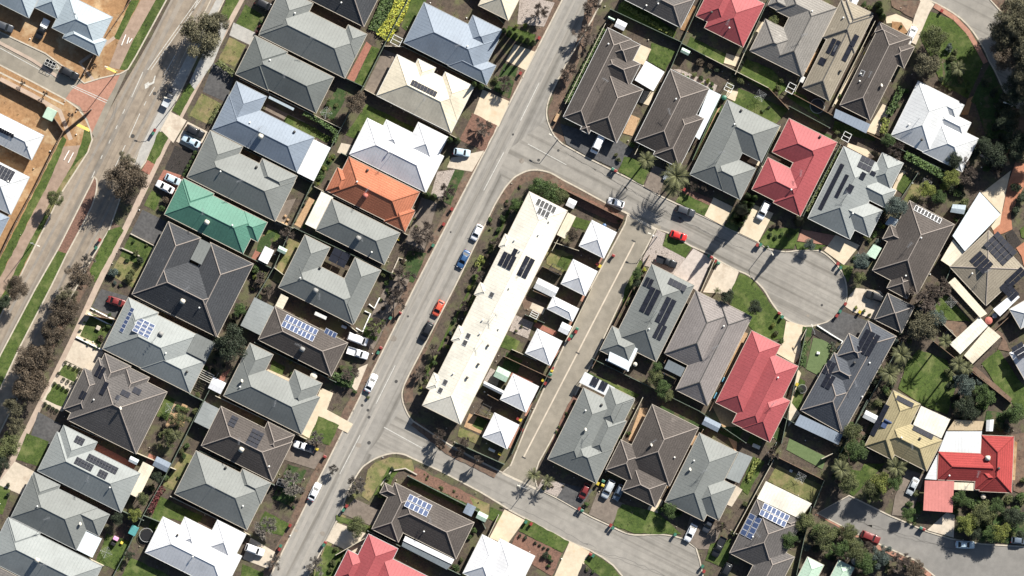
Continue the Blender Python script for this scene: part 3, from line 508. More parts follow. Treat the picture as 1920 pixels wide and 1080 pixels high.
def house(label, rm, wings, flats=(), ang=None, eave=2.7, pitch=.47, solar=(), kit=(), cap=None, gut='gutter_cream', handle=None, wallm='brickwall', ant=None):
    ang = ANG if ang is None else math.radians(ang); z = eave+.5
    wr = [rectW(r, z, ang) for r in wings]
    c = sum((p for P in wr for p in P), Vector((0, 0)))/(4*len(wr))
    root = empty('house', (c.x, c.y, KZ)); props(root, label, 'house'); off = Vector((c.x, c.y, KZ))
    me = union([prism_hip(P, eave, pitch, eave-.2) for P in wr], 'roof'); me.transform(Matrix.Translation(-off)); add_uv(me)
    roof = link('roof', me, 'r_'+rm, root)
    tile = rm.startswith('t_')
    cm = cap_mesh(me, eave, .13 if tile else .06, 'ridge_cap')
    if cm: link('ridge_cap', cm, cap or ('cap_light' if tile else 'r_'+rm), roof)
    link('gutter', gutter_mesh(me, .07, 'gutter'), gut, roof)
    wi = []
    for P in wr:
        ex, ey = (P[1]-P[0]).normalized(), (P[3]-P[0]).normalized(); k = .5
        wi.append([P[0]+ex*k+ey*k, P[1]-ex*k+ey*k, P[2]-ex*k-ey*k, P[3]+ex*k-ey*k])
    wm = union([prism_box(P, KZ-.05, eave-.1) for P in wi if (P[1]-P[0]).length > .3 and (P[3]-P[0]).length > .3], 'wall'); wm.transform(Matrix.Translation(-off)); link('wall', wm, wallm, root)
    for fl in flats:   # (material, pts or rect, height)
        m, g = fl[0], fl[1]; h = fl[2] if len(fl) > 2 else 2.5; nm = fl[3] if len(fl) > 3 else 'verandah_roof'
        flat_part(root, off, nm, m, orect(*g, ang=ang) if not isinstance(g[0], (tuple, list)) else g, h)
    for so_ in solar:  # (kind, cx, cy, n_u, n_v, size_u, size_v [, mask])
        kind, cx, cy, nu, nv, su, sv = so_[:7]; mask = so_[7] if len(so_) > 7 else None; u, v = uvec(ang)
        pm = get_panel(kind, su*S*.95, sv*S*.95)
        for i in range(nu):
            for j in range(nv):
                if mask and (i, j) not in mask: continue
                p = Vector((cx, cy))+u*((i-(nu-1)/2)*su)+v*((j-(nv-1)/2)*sv)
                w_ = W(p.x, p.y, eave+1); c0 = W(cx, cy, eave+1); _, nn = roof_h(wr, pitch, eave, c0.x, c0.y); hh, _ = roof_h(wr, pitch, eave, c0.x, c0.y)
                zz = hh-((w_.x-c0.x)*nn.x+(w_.y-c0.y)*nn.y)/nn.z; hmax = roof_h(wr, pitch, eave, w_.x, w_.y)[0]
                zz = max(zz, hmax-.02)
                bz = nn; bx = Vector((math.cos(ang), -math.sin(ang), 0)); bx = (bx-bz*bx.dot(bz)).normalized(); by = bz.cross(bx)
                R_ = Matrix((bx, by, bz)).transposed().to_4x4()
                o = link('solar_panel', pm, None, roof); o.matrix_local = Matrix.Translation(Vector((w_.x, w_.y, zz+.12))-off) @ R_
    for k in kit:
        t, x, y = k[:3]; w_ = W(x, y, eave+1); hh, nn = roof_h(wr, pitch, eave, w_.x, w_.y); L = Vector((w_.x, w_.y, hh))-off
        nm, me_, mm = {'ac':('evaporative_cooler', cooler, 'cooler'), 'acg':('evaporative_cooler', cooler, 'cooler_grey'), 'acr':('evaporative_cooler', cooler, 'cooler_red'), 'vent':('roof_vent', vent, 'white_paint'), 'wh':('turbine_vent', whirly, 'iron'),
             'ant':('antenna', antenna, 'steel'), 'dish':('satellite_dish', dish, 'cooler'), 'hw':('solar_water_heater', heater, 'panel_blue'), 'sky':('skylight', None, 'glass_dark')}[t]
        if t == 'sky':
            o = link('skylight', get_panel('pool', 1.1, 1.3), None, roof)
            bx = Vector((math.cos(ang), -math.sin(ang), 0)); bx = (bx-nn*bx.dot(nn)).normalized(); o.matrix_local = Matrix.Translation(L+nn*.08) @ Matrix((bx, nn.cross(bx), nn)).transposed().to_4x4(); continue
        ml = me_.copy() if len(me_.materials) and me_.materials[0] != M(mm) and t in ('acg','acr','ac') else me_
        if ml is not me_: ml.materials.clear()
        o = link(nm, ml, mm, roof, loc=L, rot=(0, 0, -ang + (rnd.uniform(0, 3) if t == 'ant' else 0)))
    # an aerial on most roofs
    if ant is None or ant:
        P = max(wr, key=lambda P: (P[1]-P[0]).length*(P[3]-P[0]).length); cc = (P[0]+P[2])/2+Vector((rnd.uniform(-2, 2), rnd.uniform(-2, 2))); hh, nn = roof_h(wr, pitch, eave, cc.x, cc.y)
        link('antenna', antenna, 'steel', roof, loc=Vector((cc.x, cc.y, hh-.05))-off, rot=(0, 0, rnd.uniform(0, 6)))
        for _ in range(1):
            s = Vector((rnd.uniform(-.38, .38), rnd.uniform(-.38, .38))); q = P[0]+(P[1]-P[0])*(.5+s.x)+(P[3]-P[0])*(.5+s.y); hh, nn = roof_h(wr, pitch, eave, q.x, q.y)
            link('roof_vent', vent, 'white_paint', roof, loc=Vector((q.x, q.y, hh))-off)
    HOUSES.append((c.x, c.y, handle or label)); return root
def flat_part(root, off, nm, m, pts, h, posts=True):
    """A low-pitched sheet roof on posts."""
    P = [W(x, y, h) for x, y in pts]; c = sum(P, Vector())/len(P); n = len(P)
    t0 = (P[1]-P[0]).normalized()
    bm = bmesh.new(); T = [bm.verts.new((p.x, p.y, h+.07+(p-P[0]).dot(t0)*.01)) for p in P]; B = [bm.verts.new((p.x, p.y, h+(p-P[0]).dot(t0)*.01)) for p in P]
    bm.faces.new(T); bm.faces.new(B[::-1])
    for i in range(n): bm.faces.new((T[i], B[i], B[(i+1) % n], T[(i+1) % n]))
    bmesh.ops.recalc_face_normals(bm, faces=bm.faces); bm.normal_update()
    for f in bm.faces:
        if abs(f.normal.z) > .9 and f.calc_center_median().z > h+.05 and f.normal.z < 0: bmesh.ops.reverse_faces(bm, faces=bm.faces[:]); break
    me = frombm(bm, nm); me.transform(Matrix.Translation(-off)); uv = me.uv_layers.new(name='UVMap'); t = (P[1]-P[0]).normalized(); s = Vector((-t.y, t.x, 0))
    for li, l in enumerate(me.loops): q = me.vertices[l.vertex_index].co; uv.data[li].uv = (q.dot(t)+500, q.dot(s)+500)
    o = link(nm, me, m, root)
    if posts:
        for p in P:
            q = p+(c-p)*.06
            k = link('post', postme, 'galv', o, loc=Vector((q.x, q.y, KZ-.02))-off, scale=(1, 1, h-KZ)); 
    return o
def shed(label, pts, m='r_greenpale', h=2.1, cat='shed', ridge=.3, wallm='fence_green', name='garden_shed'):
    P = [W(x, y) for x, y in pts]; c = sum(P, Vector())/4; root = empty(name, (c.x, c.y, KZ)); props(root, label, cat); off = Vector((c.x, c.y, 0))
    P = [p-off for p in P]
    if (P[1]-P[0]).length < (P[3]-P[0]).length: P = P[1:]+P[:1]
    bm = bmesh.new(); Z = Vector((0, 0, 1)); k = .94
    lo = [bm.verts.new(p*k) for p in P]; hi = [bm.verts.new(p*k+Z*h) for p in P]
    for i in range(4): bm.faces.new((lo[i], lo[(i+1) % 4], hi[(i+1) % 4], hi[i]))
    bmesh.ops.recalc_face_normals(bm, faces=bm.faces); link('wall', frombm(bm, 'wall'), wallm, root)
    bm = bmesh.new(); r0 = (P[0]+P[3])/2+Z*(h+ridge); r1 = (P[1]+P[2])/2+Z*(h+ridge); v = [bm.verts.new(p+Z*h) for p in P]+[bm.verts.new(r0), bm.verts.new(r1)]
    fs = [bm.faces.new((v[0], v[1], v[5], v[4])), bm.faces.new((v[2], v[3], v[4], v[5])), bm.faces.new((v[0], v[4], v[3])), bm.faces.new((v[1], v[2], v[5]))]
    bmesh.ops.recalc_face_normals(bm, faces=bm.faces); bm.normal_update()
    if sum(f.normal.z for f in bm.faces) < 0: bmesh.ops.reverse_faces(bm, faces=bm.faces[:])
    me = frombm(bm, 'roof'); add_uv(me); link('roof', me, m, root); return root
F = 'r_'
# --- estate west of the arterial road
house('pale blue steel roofed house at the estate corner, above the parked trailer', 'bluelight', [(97,52,211,32),(-25,-6,81,-21),(65,14,140,-27),(117,71,200,75)], handle='pale blue roofed corner house', gut='gutter_grey', wallm='renderwall', flats=[('r_slate',(55,25,92,38))] if 0 else ())
house('near white roofed estate house with small rows of solar panels by the reserve', 'offwhite', [(-39,251,82,254),(10,268,67,264)], handle='white estate house', gut='gutter_grey', wallm='renderwall', solar=[('dark',8,247,8,1,5,9)])
house('white roofed estate house with three rows of framed panels', 'offwhite', [(-71,357,55,332)], handle='white panelled estate house', gut='gutter_grey', wallm='renderwall', solar=[('dark',8,325,5,3,7,8)])
house('slate blue roofed estate house cut by the edge of the picture', 'bluegrey', [(-60,420,17,408)], handle='slate blue estate house', gut='gutter_grey', ant=False)
# --- row facing the arterial road
house('charcoal tiled house at the top, behind the yellow flowering bed', 't_charcoal', [(532,-25,722,-30)], handle='charcoal tiled house', kit=[('vent',640,5)])
house('large mid grey steel roofed house, topmost with a front wing by the arterial', 'grey', [(485,66,683,73),(631,90,688,64),(487,60,587,6)], handle='topmost grey house by the arterial')
house('darker grey steel roofed house with white verandah, below the topmost grey one', 'greydark', [(444,138,626,145),(441,139,539,97)], handle='darker grey long house', flats=[('r_bluelight',(503,184,552,203),2.4)])
house('blue grey roofed house with white patio roof at its rear end', 'bluegrey', [(397,243,589,258),(398,243,500,181)], flats=[('r_white',(557,324,620,277))], handle='blue grey roofed house', gut='gutter_grey', kit=[('wh',552,247),('ac',489,256)])
house('grey steel roofed house between the blue grey and the green roofs', 'grey', [(350,332,553,340),(352,328,455,275),(469,342,557,330)], handle='grey house above the green roof', kit=[('wh',481,313)])
house('green steel roofed house with a cream roof cooler', 'green', [(308,402,488,411),(440,432,501,417),(310,402,401,363)], handle='green roofed house', gut='gutter_cream', kit=[('ac',388,417)])
house('big square charcoal tiled house with pale ridges below the green roof', 't_charcoal', [(247,552,376,446),(326,591,475,495),(247,552,450,540)], handle='big charcoal tiled house', flats=[('r_grey',(357,486,397,458),3.3,'roof_infill')], kit=[('ac',343,565)])
house('light grey steel roofed house with blue solar panels on two slopes', 'greylight', [(192,654,372,629),(263,691,386,677),(192,654,297,586)], handle='light grey solar house', solar=[('blue',270,615,3,4,11.5,7.2),('blue',238,600,1,6,9,8.4)], flats=[('r_grey',(350,660,404,643),3.2,'roof_infill')], kit=[('acg',302,626),('wh',351,697)])
house('brown tiled house with many stepped wings and angled dark panels', 't_brownlight', [(126,787,313,735),(145,765,245,687),(119,767,202,712),(190,775,280,708)], handle='stepped brown tiled house', cap='cap_light', solar=[('dark',156,741,2,1,6,16),('dark',188,697,2,2,8,11),('dark',196,728,1,2,10,13),('dark',222,745,1,1,8,10),('dark',236,738,2,1,9,12),('dark',257,733,2,1,8,13)], kit=[('dish',227,765)])  # dark panels stand for the angled panels together with their shadows
house('blue grey steel roofed house with twenty four framed solar panels', 'greylight', [(70,883,263,888),(78,880,182,829)], handle='blue grey panelled house', flats=[('r_cream',(239,924,289,876))], gut='gutter_grey', solar=[('dark',192,870,10,2,6.2,7),('dark',158,870,6,2,6,7),('dark',193,889,3,2,6,7),('dark',149,826,3,2,6,7)])
house('grey steel roofed house with pale patio roof at its lower right', 'grey', [(20,970,182,953),(122,974,205,965),(22,968,112,910)], handle='grey house with pale patio', flats=[('r_whitecool',(142,1030,191,1010))], gut='gutter_grey', kit=[('dish',150,982)])
house('grey blue steel roofed house at the bottom left with a cream roof cooler', 'greylight', [(-25,1049,191,1062),(-22,1045,75,1000)], handle='bottom left grey blue house', gut='gutter_grey', kit=[('ac',71,1050)])
house('brown tiled house just showing in the bottom left corner', 't_brownlight', [(-60,1100,60,1095)], handle='bottom left brown tiled house', ant=False)
# --- row backing onto it, facing the street
house('cream roofed house cut by the top edge beside the street', 'cream', [(897,10,985,-25)], handle='cream house at the top', ant=False)
house('blue grey roofed house beside the row of pencil cypresses', 'bluegrey', [(757,80,935,74),(860,81,942,56),(840,123,930,123)], handle='blue grey house by the cypresses', gut='gutter_grey')
house('cream roofed house with a row of eight dark panels', 'cream', [(706,179,884,172),(753,172,817,127),(803,198,889,162)], handle='cream roofed house', solar=[('dark',795,166,8,1,6.6,12)], gut='gutter_white')
house('white roofed house above the orange tiled one', 'white', [(655,289,832,293),(700,273,775,250),(757,284,840,257)], handle='white house above the orange roof', gut='gutter_white')
house('orange tiled house with matching roof cooler', 't_orange', [(620,362,787,360),(611,357,665,330),(720,415,779,395)], handle='orange tiled house', cap='r_t_orange', kit=[('acr',685,367),('wh',689,319)])
house('grey roofed house with cream patio roof, below the orange tiles', 'grey', [(592,432,750,437)], flats=[('r_creammetal',(572,420,625,370))], handle='grey house below the orange roof', kit=[('acg',672,447)])
house('grey roofed house with four rooftop panels on a raised frame', 'grey', [(522,539,619,464),(616,582,714,507),(522,539,693,546)], handle='grey house with raised panels', solar=[('dark',636,483,2,2,17,14)], kit=[('acg',592,545),('wh',600,502)])
house('brown tiled house covered in white framed blue panels', 't_brown', [(484,637,652,643)], handle='brown tiled solar house', solar=[('blue',562,615,8,2,8.3,13),('blue',619,626,3,1,8,14)], kit=[('acg',567,655)], cap='cap_light')
house('wide grey steel roofed house beside the cream driveway', 'grey', [(419,742,600,745),(419,742,512,665),(520,758,604,719)], handle='grey house by the cream driveway', kit=[('dish',453,714)])
house('dark brown tiled house with a small square hipped dormer and panels', 't_brown', [(377,836,548,829),(475,845,552,816)], handle='dormered brown tiled house', solar=[('dark',437,790,2,3,7,7),('dark',478,822,3,4,8,8)], kit=[('ac',453,843)])
house('grey steel roofed house above the white roof near the bottom edge', 'grey', [(327,926,503,913),(435,918,508,906)], handle='grey house near the bottom', kit=[('wh',423,877)])
house('bright white roofed house with three hipped wings at the bottom edge', 'white', [(272,1036,453,1043),(320,1022,397,995),(380,1030,461,1002)], handle='bright white house at the bottom', gut='gutter_white', kit=[('wh',333,1003)])
# --- unit block
u1 = house('long cream roofed row of units beside the street', 'creammetal', [(792,760,1064,395),(799,727,836,710),(846,638,880,620),(889,552,924,541),(935,462,962,446)], handle='long cream row of units', eave=4.6, pitch=.34, gut='gutter_cream', wallm='renderwall', flats=[('r_cream',(1044,440,1080,406),2.5)],
  solar=[('pool',1024,386,5,1,8,15),('pool',1019,399,3,1,8,14),('dark',986,501,2,4,10,10),('dark',951,489,3,2,9,14),('dark',965,473,1,2,9,7)], kit=[('ant',985,500),('wh',915,648),('wh',897,683),('wh',876,708),('vent',1010,440),('sky',922,553),('sky',878,630),('sky',872,643),('sky',835,717),('sky',826,732),('vent',965,450),('vent',975,470),('vent',905,600),('vent',955,540),('vent',900,625),('ant',930,590),('ant',905,640),('vent',850,700),('vent',1030,415)])
for k, r in (('topmost',(1086,461,1156,436)),('second from the top',(1052,532,1120,509)),('third, oblong,',(1026,579,1085,579)),('fourth from the top',(985,662,1054,640)),('fifth from the top',(938,749,1010,725)),('lowest',(905,819,973,797))):
    root = house('white pyramid roofed garage, %s of the six along the lane' % k, 'white', [r], gut='gutter_white', ant=False, handle='%s lane garage' % k.strip(',').replace(', oblong', ''), eave=2.5, pitch=.40); root.name = 'garage'; root['category'] = 'garage'; root['group'] = 'white pyramid roofed garages along the lane'
# --- east of the lane
house('grey roofed house with large dark solar arrays right of the lane', 'grey', [(1150,638,1302,535),(1125,657,1205,640),(1169,603,1215,575)], handle='grey house with dark solar arrays', solar=[('dark',1219,564,2,3,11,17),('dark',1248,583,2,4,11,13),('dark',1237,622,2,3,9,10),('dark',1270,534,4,1,9,14),('dark',1216,530,2,2,8,9)],
  flats=[('r_whitecool',[(1147,640),(1163,638),(1196,654),(1178,695),(1140,676)],3.0,'patio_roof'),('r_white',(1137,672,1178,697),2.3,'patio_roof')])
house('pinkish grey tiled house left of the red roof', 't_pinkish', [(1267,731,1410,594),(1246,663,1385,585)], handle='pinkish grey tiled house', cap='cap_dark', flats=[('r_slate',(1245,691,1285,690),2.4)])
house('red steel roofed house below the court', 'redmetal', [(1342,755,1464,647),(1373,793,1497,687),(1391,803,1482,752)], handle='red roofed house below the court', gut='gutter_cream')
house('slate blue tiled house with white framed panels and a porch', 't_slateblue', [(1527,783,1681,631),(1501,769,1626,725),(1540,705,1625,695),(1568,668,1640,652)], ang=29, handle='slate blue tiled house', cap='cap_light', solar=[('dark',1627,643,3,5,10,9),('dark',1555,690,2,3,9,9),('dark',1553,715,2,3,9,9),('dark',1562,722,2,3,9,9)] [:3],
  flats=[('r_bluegrey',[(1500,777),(1580,815),(1572,834),(1490,796)],2.4)], kit=[('wh',1602,680),('vent',1617,744)])
house('small dark brown tiled house end beside the bare tree', 't_charcoal', [(1640,599,1715,575)], handle='small dark tiled house', ant=False)
house('brown tiled house with a row of eight white framed panels', 't_brown', [(1636,507,1790,421),(1663,540,1722,520),(1655,448,1705,440)], ang=28, handle='brown tiled house by the court', solar=[('pool',1740,402,8,1,7,12)], kit=[('vent',1726,446)])
house('tan tiled house with dark panels under a long white carport', 't_tan', [(1781,500,1922,505)], ang=47, handle='tan tiled house', pitch=.3, flats=[('r_whitecool',[(1837,360),(1876,402),(1809,471),(1786,442)],3.2,'carport_roof'),('r_cream',[(1787,449),(1808,472),(1782,500),(1764,488)],2.6),('r_cream',[(1778,530),(1790,520),(1851,588),(1838,596)],2.5),('r_white',[(1902,547),(1912,557),(1875,593),(1862,580)],2.6)],
  solar=[('dark',1876,466,6,3,9,13),('dark',1840,492,4,2,9,14),('dark',1905,520,2,3,9,14),('dark',1893,545,4,2,9,10)])
house('yellow tiled house with a cream patio roof and dark panels', 't_yellow', [(1622,836,1726,758),(1639,833,1767,826)], ang=27, handle='yellow tiled house', cap='r_t_yellow', flats=[('r_creammetal',[(1727,761),(1782,786),(1765,822),(1712,796)],2.6)], solar=[('dark',1697,753,5,1,7,11),('dark',1731,811,6,1,7,11),('dark',1650,788,1,8,11,8)], kit=[('hw',1661,797),('wh',1725,822)])
house('bright red tiled house with a white patio roof at the lower right', 't_red', [(1841,816,1897,924),(1760,847,1885,905),(1830,870,1897,921)], ang=2.5, handle='bright red tiled house', cap='r_t_red', flats=[('r_pinkflat',[(1734,901),(1789,902),(1786,961),(1731,957)],2.6,'carport_roof'),('r_cream',(1789,904,1828,920),2.4),
  ('r_offwhite',[(1775,808),(1841,808),(1838,850),(1760,846)],2.6,'patio_roof'),('r_offwhite',[(1760,847),(1759,900),(1734,898)],2.5,'patio_roof'),('r_tan',[(1790,787),(1845,790),(1841,807),(1776,807)],2.8,'patio_roof')], kit=[('ac',1852,859),('wh',1872,878)])
house('brown tiled house with blue panels and a cream verandah near the bottom', 't_brownlight', [(1368,1037,1503,980),(1392,1100,1490,1045),(1425,970,1503,975)], ang=27, handle='brown tiled house near the bottom', flats=[('r_creammetal',[(1436,902),(1522,944),(1500,973),(1419,935)],2.8)], solar=[('blue',1408,987,2,4,13,11),('blue',1452,966,6,2,9,13)])
house('pale green roofed house half hidden by trees at the bottom', 'greenpale', [(1480,1112,1545,1060),(1545,1105,1602,1065)], handle='pale green roofed house', ang=27, ant=False)
house('white roofed house with panels cut by the right edge', 'white', [(1893,662,1960,690)], ang=60, handle='white house at the right edge', solar=[('dark',1913,658,3,2,9,12)], ant=False)
house('white ribbed roofed house above it, cut by the right edge', 'offwhite', [(1893,580,1960,590)], ang=60, handle='ribbed white house at the right edge', ant=False)
# --- north of the side street
house('dark tiled house with pale front hip cut by the top edge', 't_brownlight', [(1169,-2,1303,-2)], handle='dark tiled house at the top', gut='gutter_white', kit=[('vent',1212,10)])
house('big dark brown tiled corner house with a white patio roof', 't_brown', [(1056,219,1184,74),(1092,236,1206,168),(1116,131,1201,120),(1088,243,1112,235),(1132,105,1201,84)], handle='big dark brown corner house', gut='gutter_white', flats=[('r_white',[(1211,114),(1246,135),(1225,171),(1190,150)],2.9,'patio_roof')])
house('dark brown tiled house with white steel verandah along its right side', 't_brown', [(1190,264,1330,166),(1225,290,1320,222)], handle='dark brown house with white verandah', gut='gutter_white', flats=[('r_whitecool',[(1330,167),(1352,178),(1311,262),(1296,250)],2.5)])
house('grey steel roofed house between the dark brown and red roofs', 'grey', [(1294,327,1425,220),(1330,255,1461,236),(1310,335,1417,316)], handle='grey house left of the red roof', gut='gutter_grey', kit=[('wh',1390,207)])
house('red steel roofed house north of the court', 'redmetal', [(1450,380,1570,267),(1448,285,1570,267),(1410,355,1530,340)], handle='red roofed house north of the court', gut='gutter_cream', kit=[('wh',1538,256)])
house('light grey roofed house with black solar strips at the court head', 'greylight', [(1515,409,1661,314),(1630,335,1694,306),(1545,402,1655,395),(1600,360,1680,357)], handle='light grey house at the court head', gut='gutter_white', solar=[('dark',1559,350,1,10,9,9.5),('dark',1578,349,1,5,8,9.5),('dark',1593,354,1,2,13,8),('dark',1624,307,3,2,9,13),('dark',1617,330,1,1,11,15),('dark',1637,325,1,1,12,8)])
house('taupe tiled house with pale front hips left of its solar neighbour', 't_taupe', [(1440,112,1569,15),(1406,95,1500,68),(1455,20,1569,15),(1440,10,1530,25)], handle='taupe tiled house', cap='cap_dark')
house('narrow tan tiled house with two solar arrays and a trampoline behind', 't_tan', [(1505,164,1637,25),(1543,70,1637,30)], handle='narrow tan tiled house', cap='cap_dark', solar=[('dark',1563,88,2,3,9,10),('dark',1542,115,1,1,14,14),('dark',1590,98,1,3,11,12),('dark',1602,76,1,2,11,12)], kit=[('wh',1576,133)])
house('long brown tiled house with the blue hot water unit on its roof', 't_brown', [(1575,197,1709,71),(1660,110,1715,88),(1640,60,1697,65)], handle='long brown tiled house', kit=[('sky',1617,137),('dish',1652,160),('vent',1612,152)], flats=[('r_bluegrey',[(1567,204),(1632,233),(1624,250),(1563,220)],2.4)])
house('white roofed house with stepped wings beside the great dark tree', 'offwhite', [(1671,254,1798,190),(1730,285,1835,260),(1750,230,1821,230),(1740,200,1808,197)], handle='stepped white house', gut='gutter_white', kit=[('wh',1728,262)])
house('red steel roofed house cut by the top edge', 'redmetal', [(1321,52,1434,7),(1305,30,1400,-20)], handle='red roofed house at the top', gut='gutter_cream', kit=[('wh',1334,23)])
house('white roofed house end at the top edge by the crescent', 'cream', [(1415,-20,1470,-60)], handle='cream roof at the top', ant=False) if 0 else None
# --- south of the lane
lane_house = house('grey steel roofed house with a solar patio roof by the lane foot', 'grey', [(1027,861,1160,760),(1085,885,1190,750),(1045,870,1150,842),(1110,790,1190,747),(1090,845,1175,790)], handle='grey house at the lane foot', flats=[('r_offwhite',[(1097,697),(1153,727),(1140,744),(1086,717)],2.6,'patio_roof')], kit=[('wh',1128,759),('dish',1097,805)])
house('brown tiled house with a projecting gable porch over parked cars', 't_brown', [(1168,868,1310,802),(1166,920,1252,905),(1136,881,1215,850)], handle='brown tiled house over the parked cars', kit=[('dish',1220,834)])
house('grey steel roofed house with lean-to roof on its right side', 'grey', [(1247,941,1384,848),(1285,945,1380,912)], handle='grey house with the lean-to', flats=[('r_greylight',[(1386,847),(1411,857),(1386,906),(1361,896)],2.7)], kit=[('dish',1293,880)])
house('brown tiled house with ten framed panels and a white verandah', 't_brown', [(718,980,889,980),(697,992,790,930),(712,925,760,925)], handle='brown tiled house at the corner lawn', flats=[('r_white',[(760,1005),(852,1049),(847,1058),(756,1014)],2.5),('r_slate',[(756,1014),(847,1058),(838,1068),(753,1024)],2.3)], solar=[('blue',784,948,5,2,9.5,13)], cap='cap_light')
house('rose red steel roofed house at the bottom edge', 'redmetal', [(633,1117,746,1029),(675,1120,810,1085),(625,1085,690,1050)], handle='rose red house at the bottom', gut='gutter_white')
house('white roofed house at the bottom edge by the cream driveway', 'white', [(868,1075,955,1028),(895,1095,1003,1043)], handle='white house at the bottom edge', gut='gutter_white')
for x, y in ((1112,714),(1118,717),(1128,722),(1134,725)):
    w_ = W(x, y, 2.9); o = link('solar_panel', get_panel('dark', .78, 2.1), None, lane_house, loc=w_-Vector(lane_house.location)); o.rotation_euler = (0, 0, -ANG)
# sheds and free standing roofs
R4 = orect
for lb, p, m in (('pale green shed beside the dark brown corner house', R4(1139,35,1153,37), 'r_greenpale'), ('white shed behind the dark brown corner house', R4(1151,50,1176,45), 'r_white'), ('pale green shed in the yard behind the top red roof', R4(1275,98,1294,97), 'r_greenpale'),
  ('white shed in the yard left of the grey raised-panel house', R4(485,487,515,470), 'r_white'), ('pale green shed by the olive lawn', R4(520,470,540,468), 'r_greenpale') , ('white shed beside the striped patio', R4(391,727,425,718), 'r_white'), ('green shed left of the white house at the bottom edge', R4(892,970,916,966), 'r_greenpale'),
  ('white shed beside the shrubs above the units', R4(1060,385,1082,378), 'r_white'), ('white carport shed between third and fourth lane garages', R4(1046,620,1072,612), 'r_white'), ('square white shed on the yard left of the yellow house', R4(1616,782,1646,780), 'r_offwhite'),
  ('pale shed left of the brown tiled house by the court', [(1668,405),(1690,415),(1680,430),(1658,420)], 'r_bluelight'), ('pale shed beside the long white carport', [(1785,383),(1810,385),(1806,402),(1780,398)], 'r_bluelight'), ('green shed beside the brown tiled house by the court', [(1637,458),(1652,465),(1640,486),(1622,478)], 'r_greenpale'),
  ('grey garage between red and grey house backs', R4(1315,795,1352,795), 'r_bluegrey'), ('white shed between fifth garage and units', R4(905,722,950,735), 'r_offwhite'), ('green roofed shed behind the fifth lane garage', R4(925,705,958,698), 'r_greenpale'), ('blue ended shed behind the panelled blue grey house', R4(242,864,262,862), 'r_whitecool'), ('grey shed beside the overgrown yard', R4(287,872,322,868), 'r_bluegrey'),
  ('tan shed by the red house at lower right', [(1848,787),(1862,786),(1860,808),(1847,808)], 'r_offwhite'), ('long white and tan shed above the right hand lawn', [(1835,594),(1851,611),(1799,664),(1779,645)], 'r_creammetal'), ('tan patchwork shed beside the long white one', [(1852,612),(1875,631),(1822,682),(1806,666)], 'r_cream'),
  ('grey roofed shed between the second lane garage and the units', R4(1000,540,1048,540), 'r_offwhite'), ('glass roofed frame shed behind the corner brown tiled house', R4(868,960,893,950), 'r_bluegrey')):
    shed(lb, p, m)
shed('striped white and grey patio canopy beside the brown tiled solar house', R4(452,610,520,578), 'r_greylight', 2.5, 'canopy', .15, 'galv', 'canopy'); shed('cream lean-to canopy above the brown solar panels', R4(517,573,542,558), 'r_cream', 2.4, 'canopy', .1, 'galv', 'canopy'); shed('striped grey canopy left of the dormered brown house', R4(365,790,420,770), 'r_greylight', 2.5, 'canopy', .15, 'galv', 'canopy')
# panels on the lane-foot patio roof and skylit fence lines come below
# ------------------------------------------------------------ fences
FENCES = [('grey-green steel fence along the back of the arterial row', [(772,-12),(739,50),(682,162),(640,240),(587,342),(550,420),(515,500),(480,560),(440,640)], 'fence_green'),
 ('steel fence behind the lower arterial row', [(410,700),(370,775),(320,875),(270,965),(242,1025),(205,1095)], 'fence_green'),
 ('dark steel fence along the reserve path', [(262,-40),(245,2),(183,92),(158,140)], 'fence_timber'), ('dark steel fence of the lower estate yards', [(172,205),(120,247),(107,270),(70,345),(32,415),(0,482),(-30,540)], 'fence_timber'), ('estate fence along the dirt yard', [(0,152),(85,196),(120,247)], 'fence_timber')]
SIDE = [((500,77),(682,163)),((450,148),(640,241)),((410,255),(587,343)),((360,341),(550,428)),((318,410),(508,502)),((258,562),(445,648)),((205,664),(385,753)),((135,797),(330,880)),((82,893),(270,975)),((30,980),(195,1060)),((757,88),(920,168)),((684,168),(862,262)),((640,287),(808,371)),((590,350),(765,441)),((552,427),(740,515)),((515,502),(670,622)),((478,642),(630,716)),((405,742),(575,823)),((375,845),(515,909)),((320,930),(470,1003)),((270,966),(300,978)),((722,87),(757,88)),((880,-20),(945,45))]
for i, (a, b) in enumerate(SIDE): FENCES.append((None, [a, b], 'fence_cream' if i % 2 else 'fence_green'))
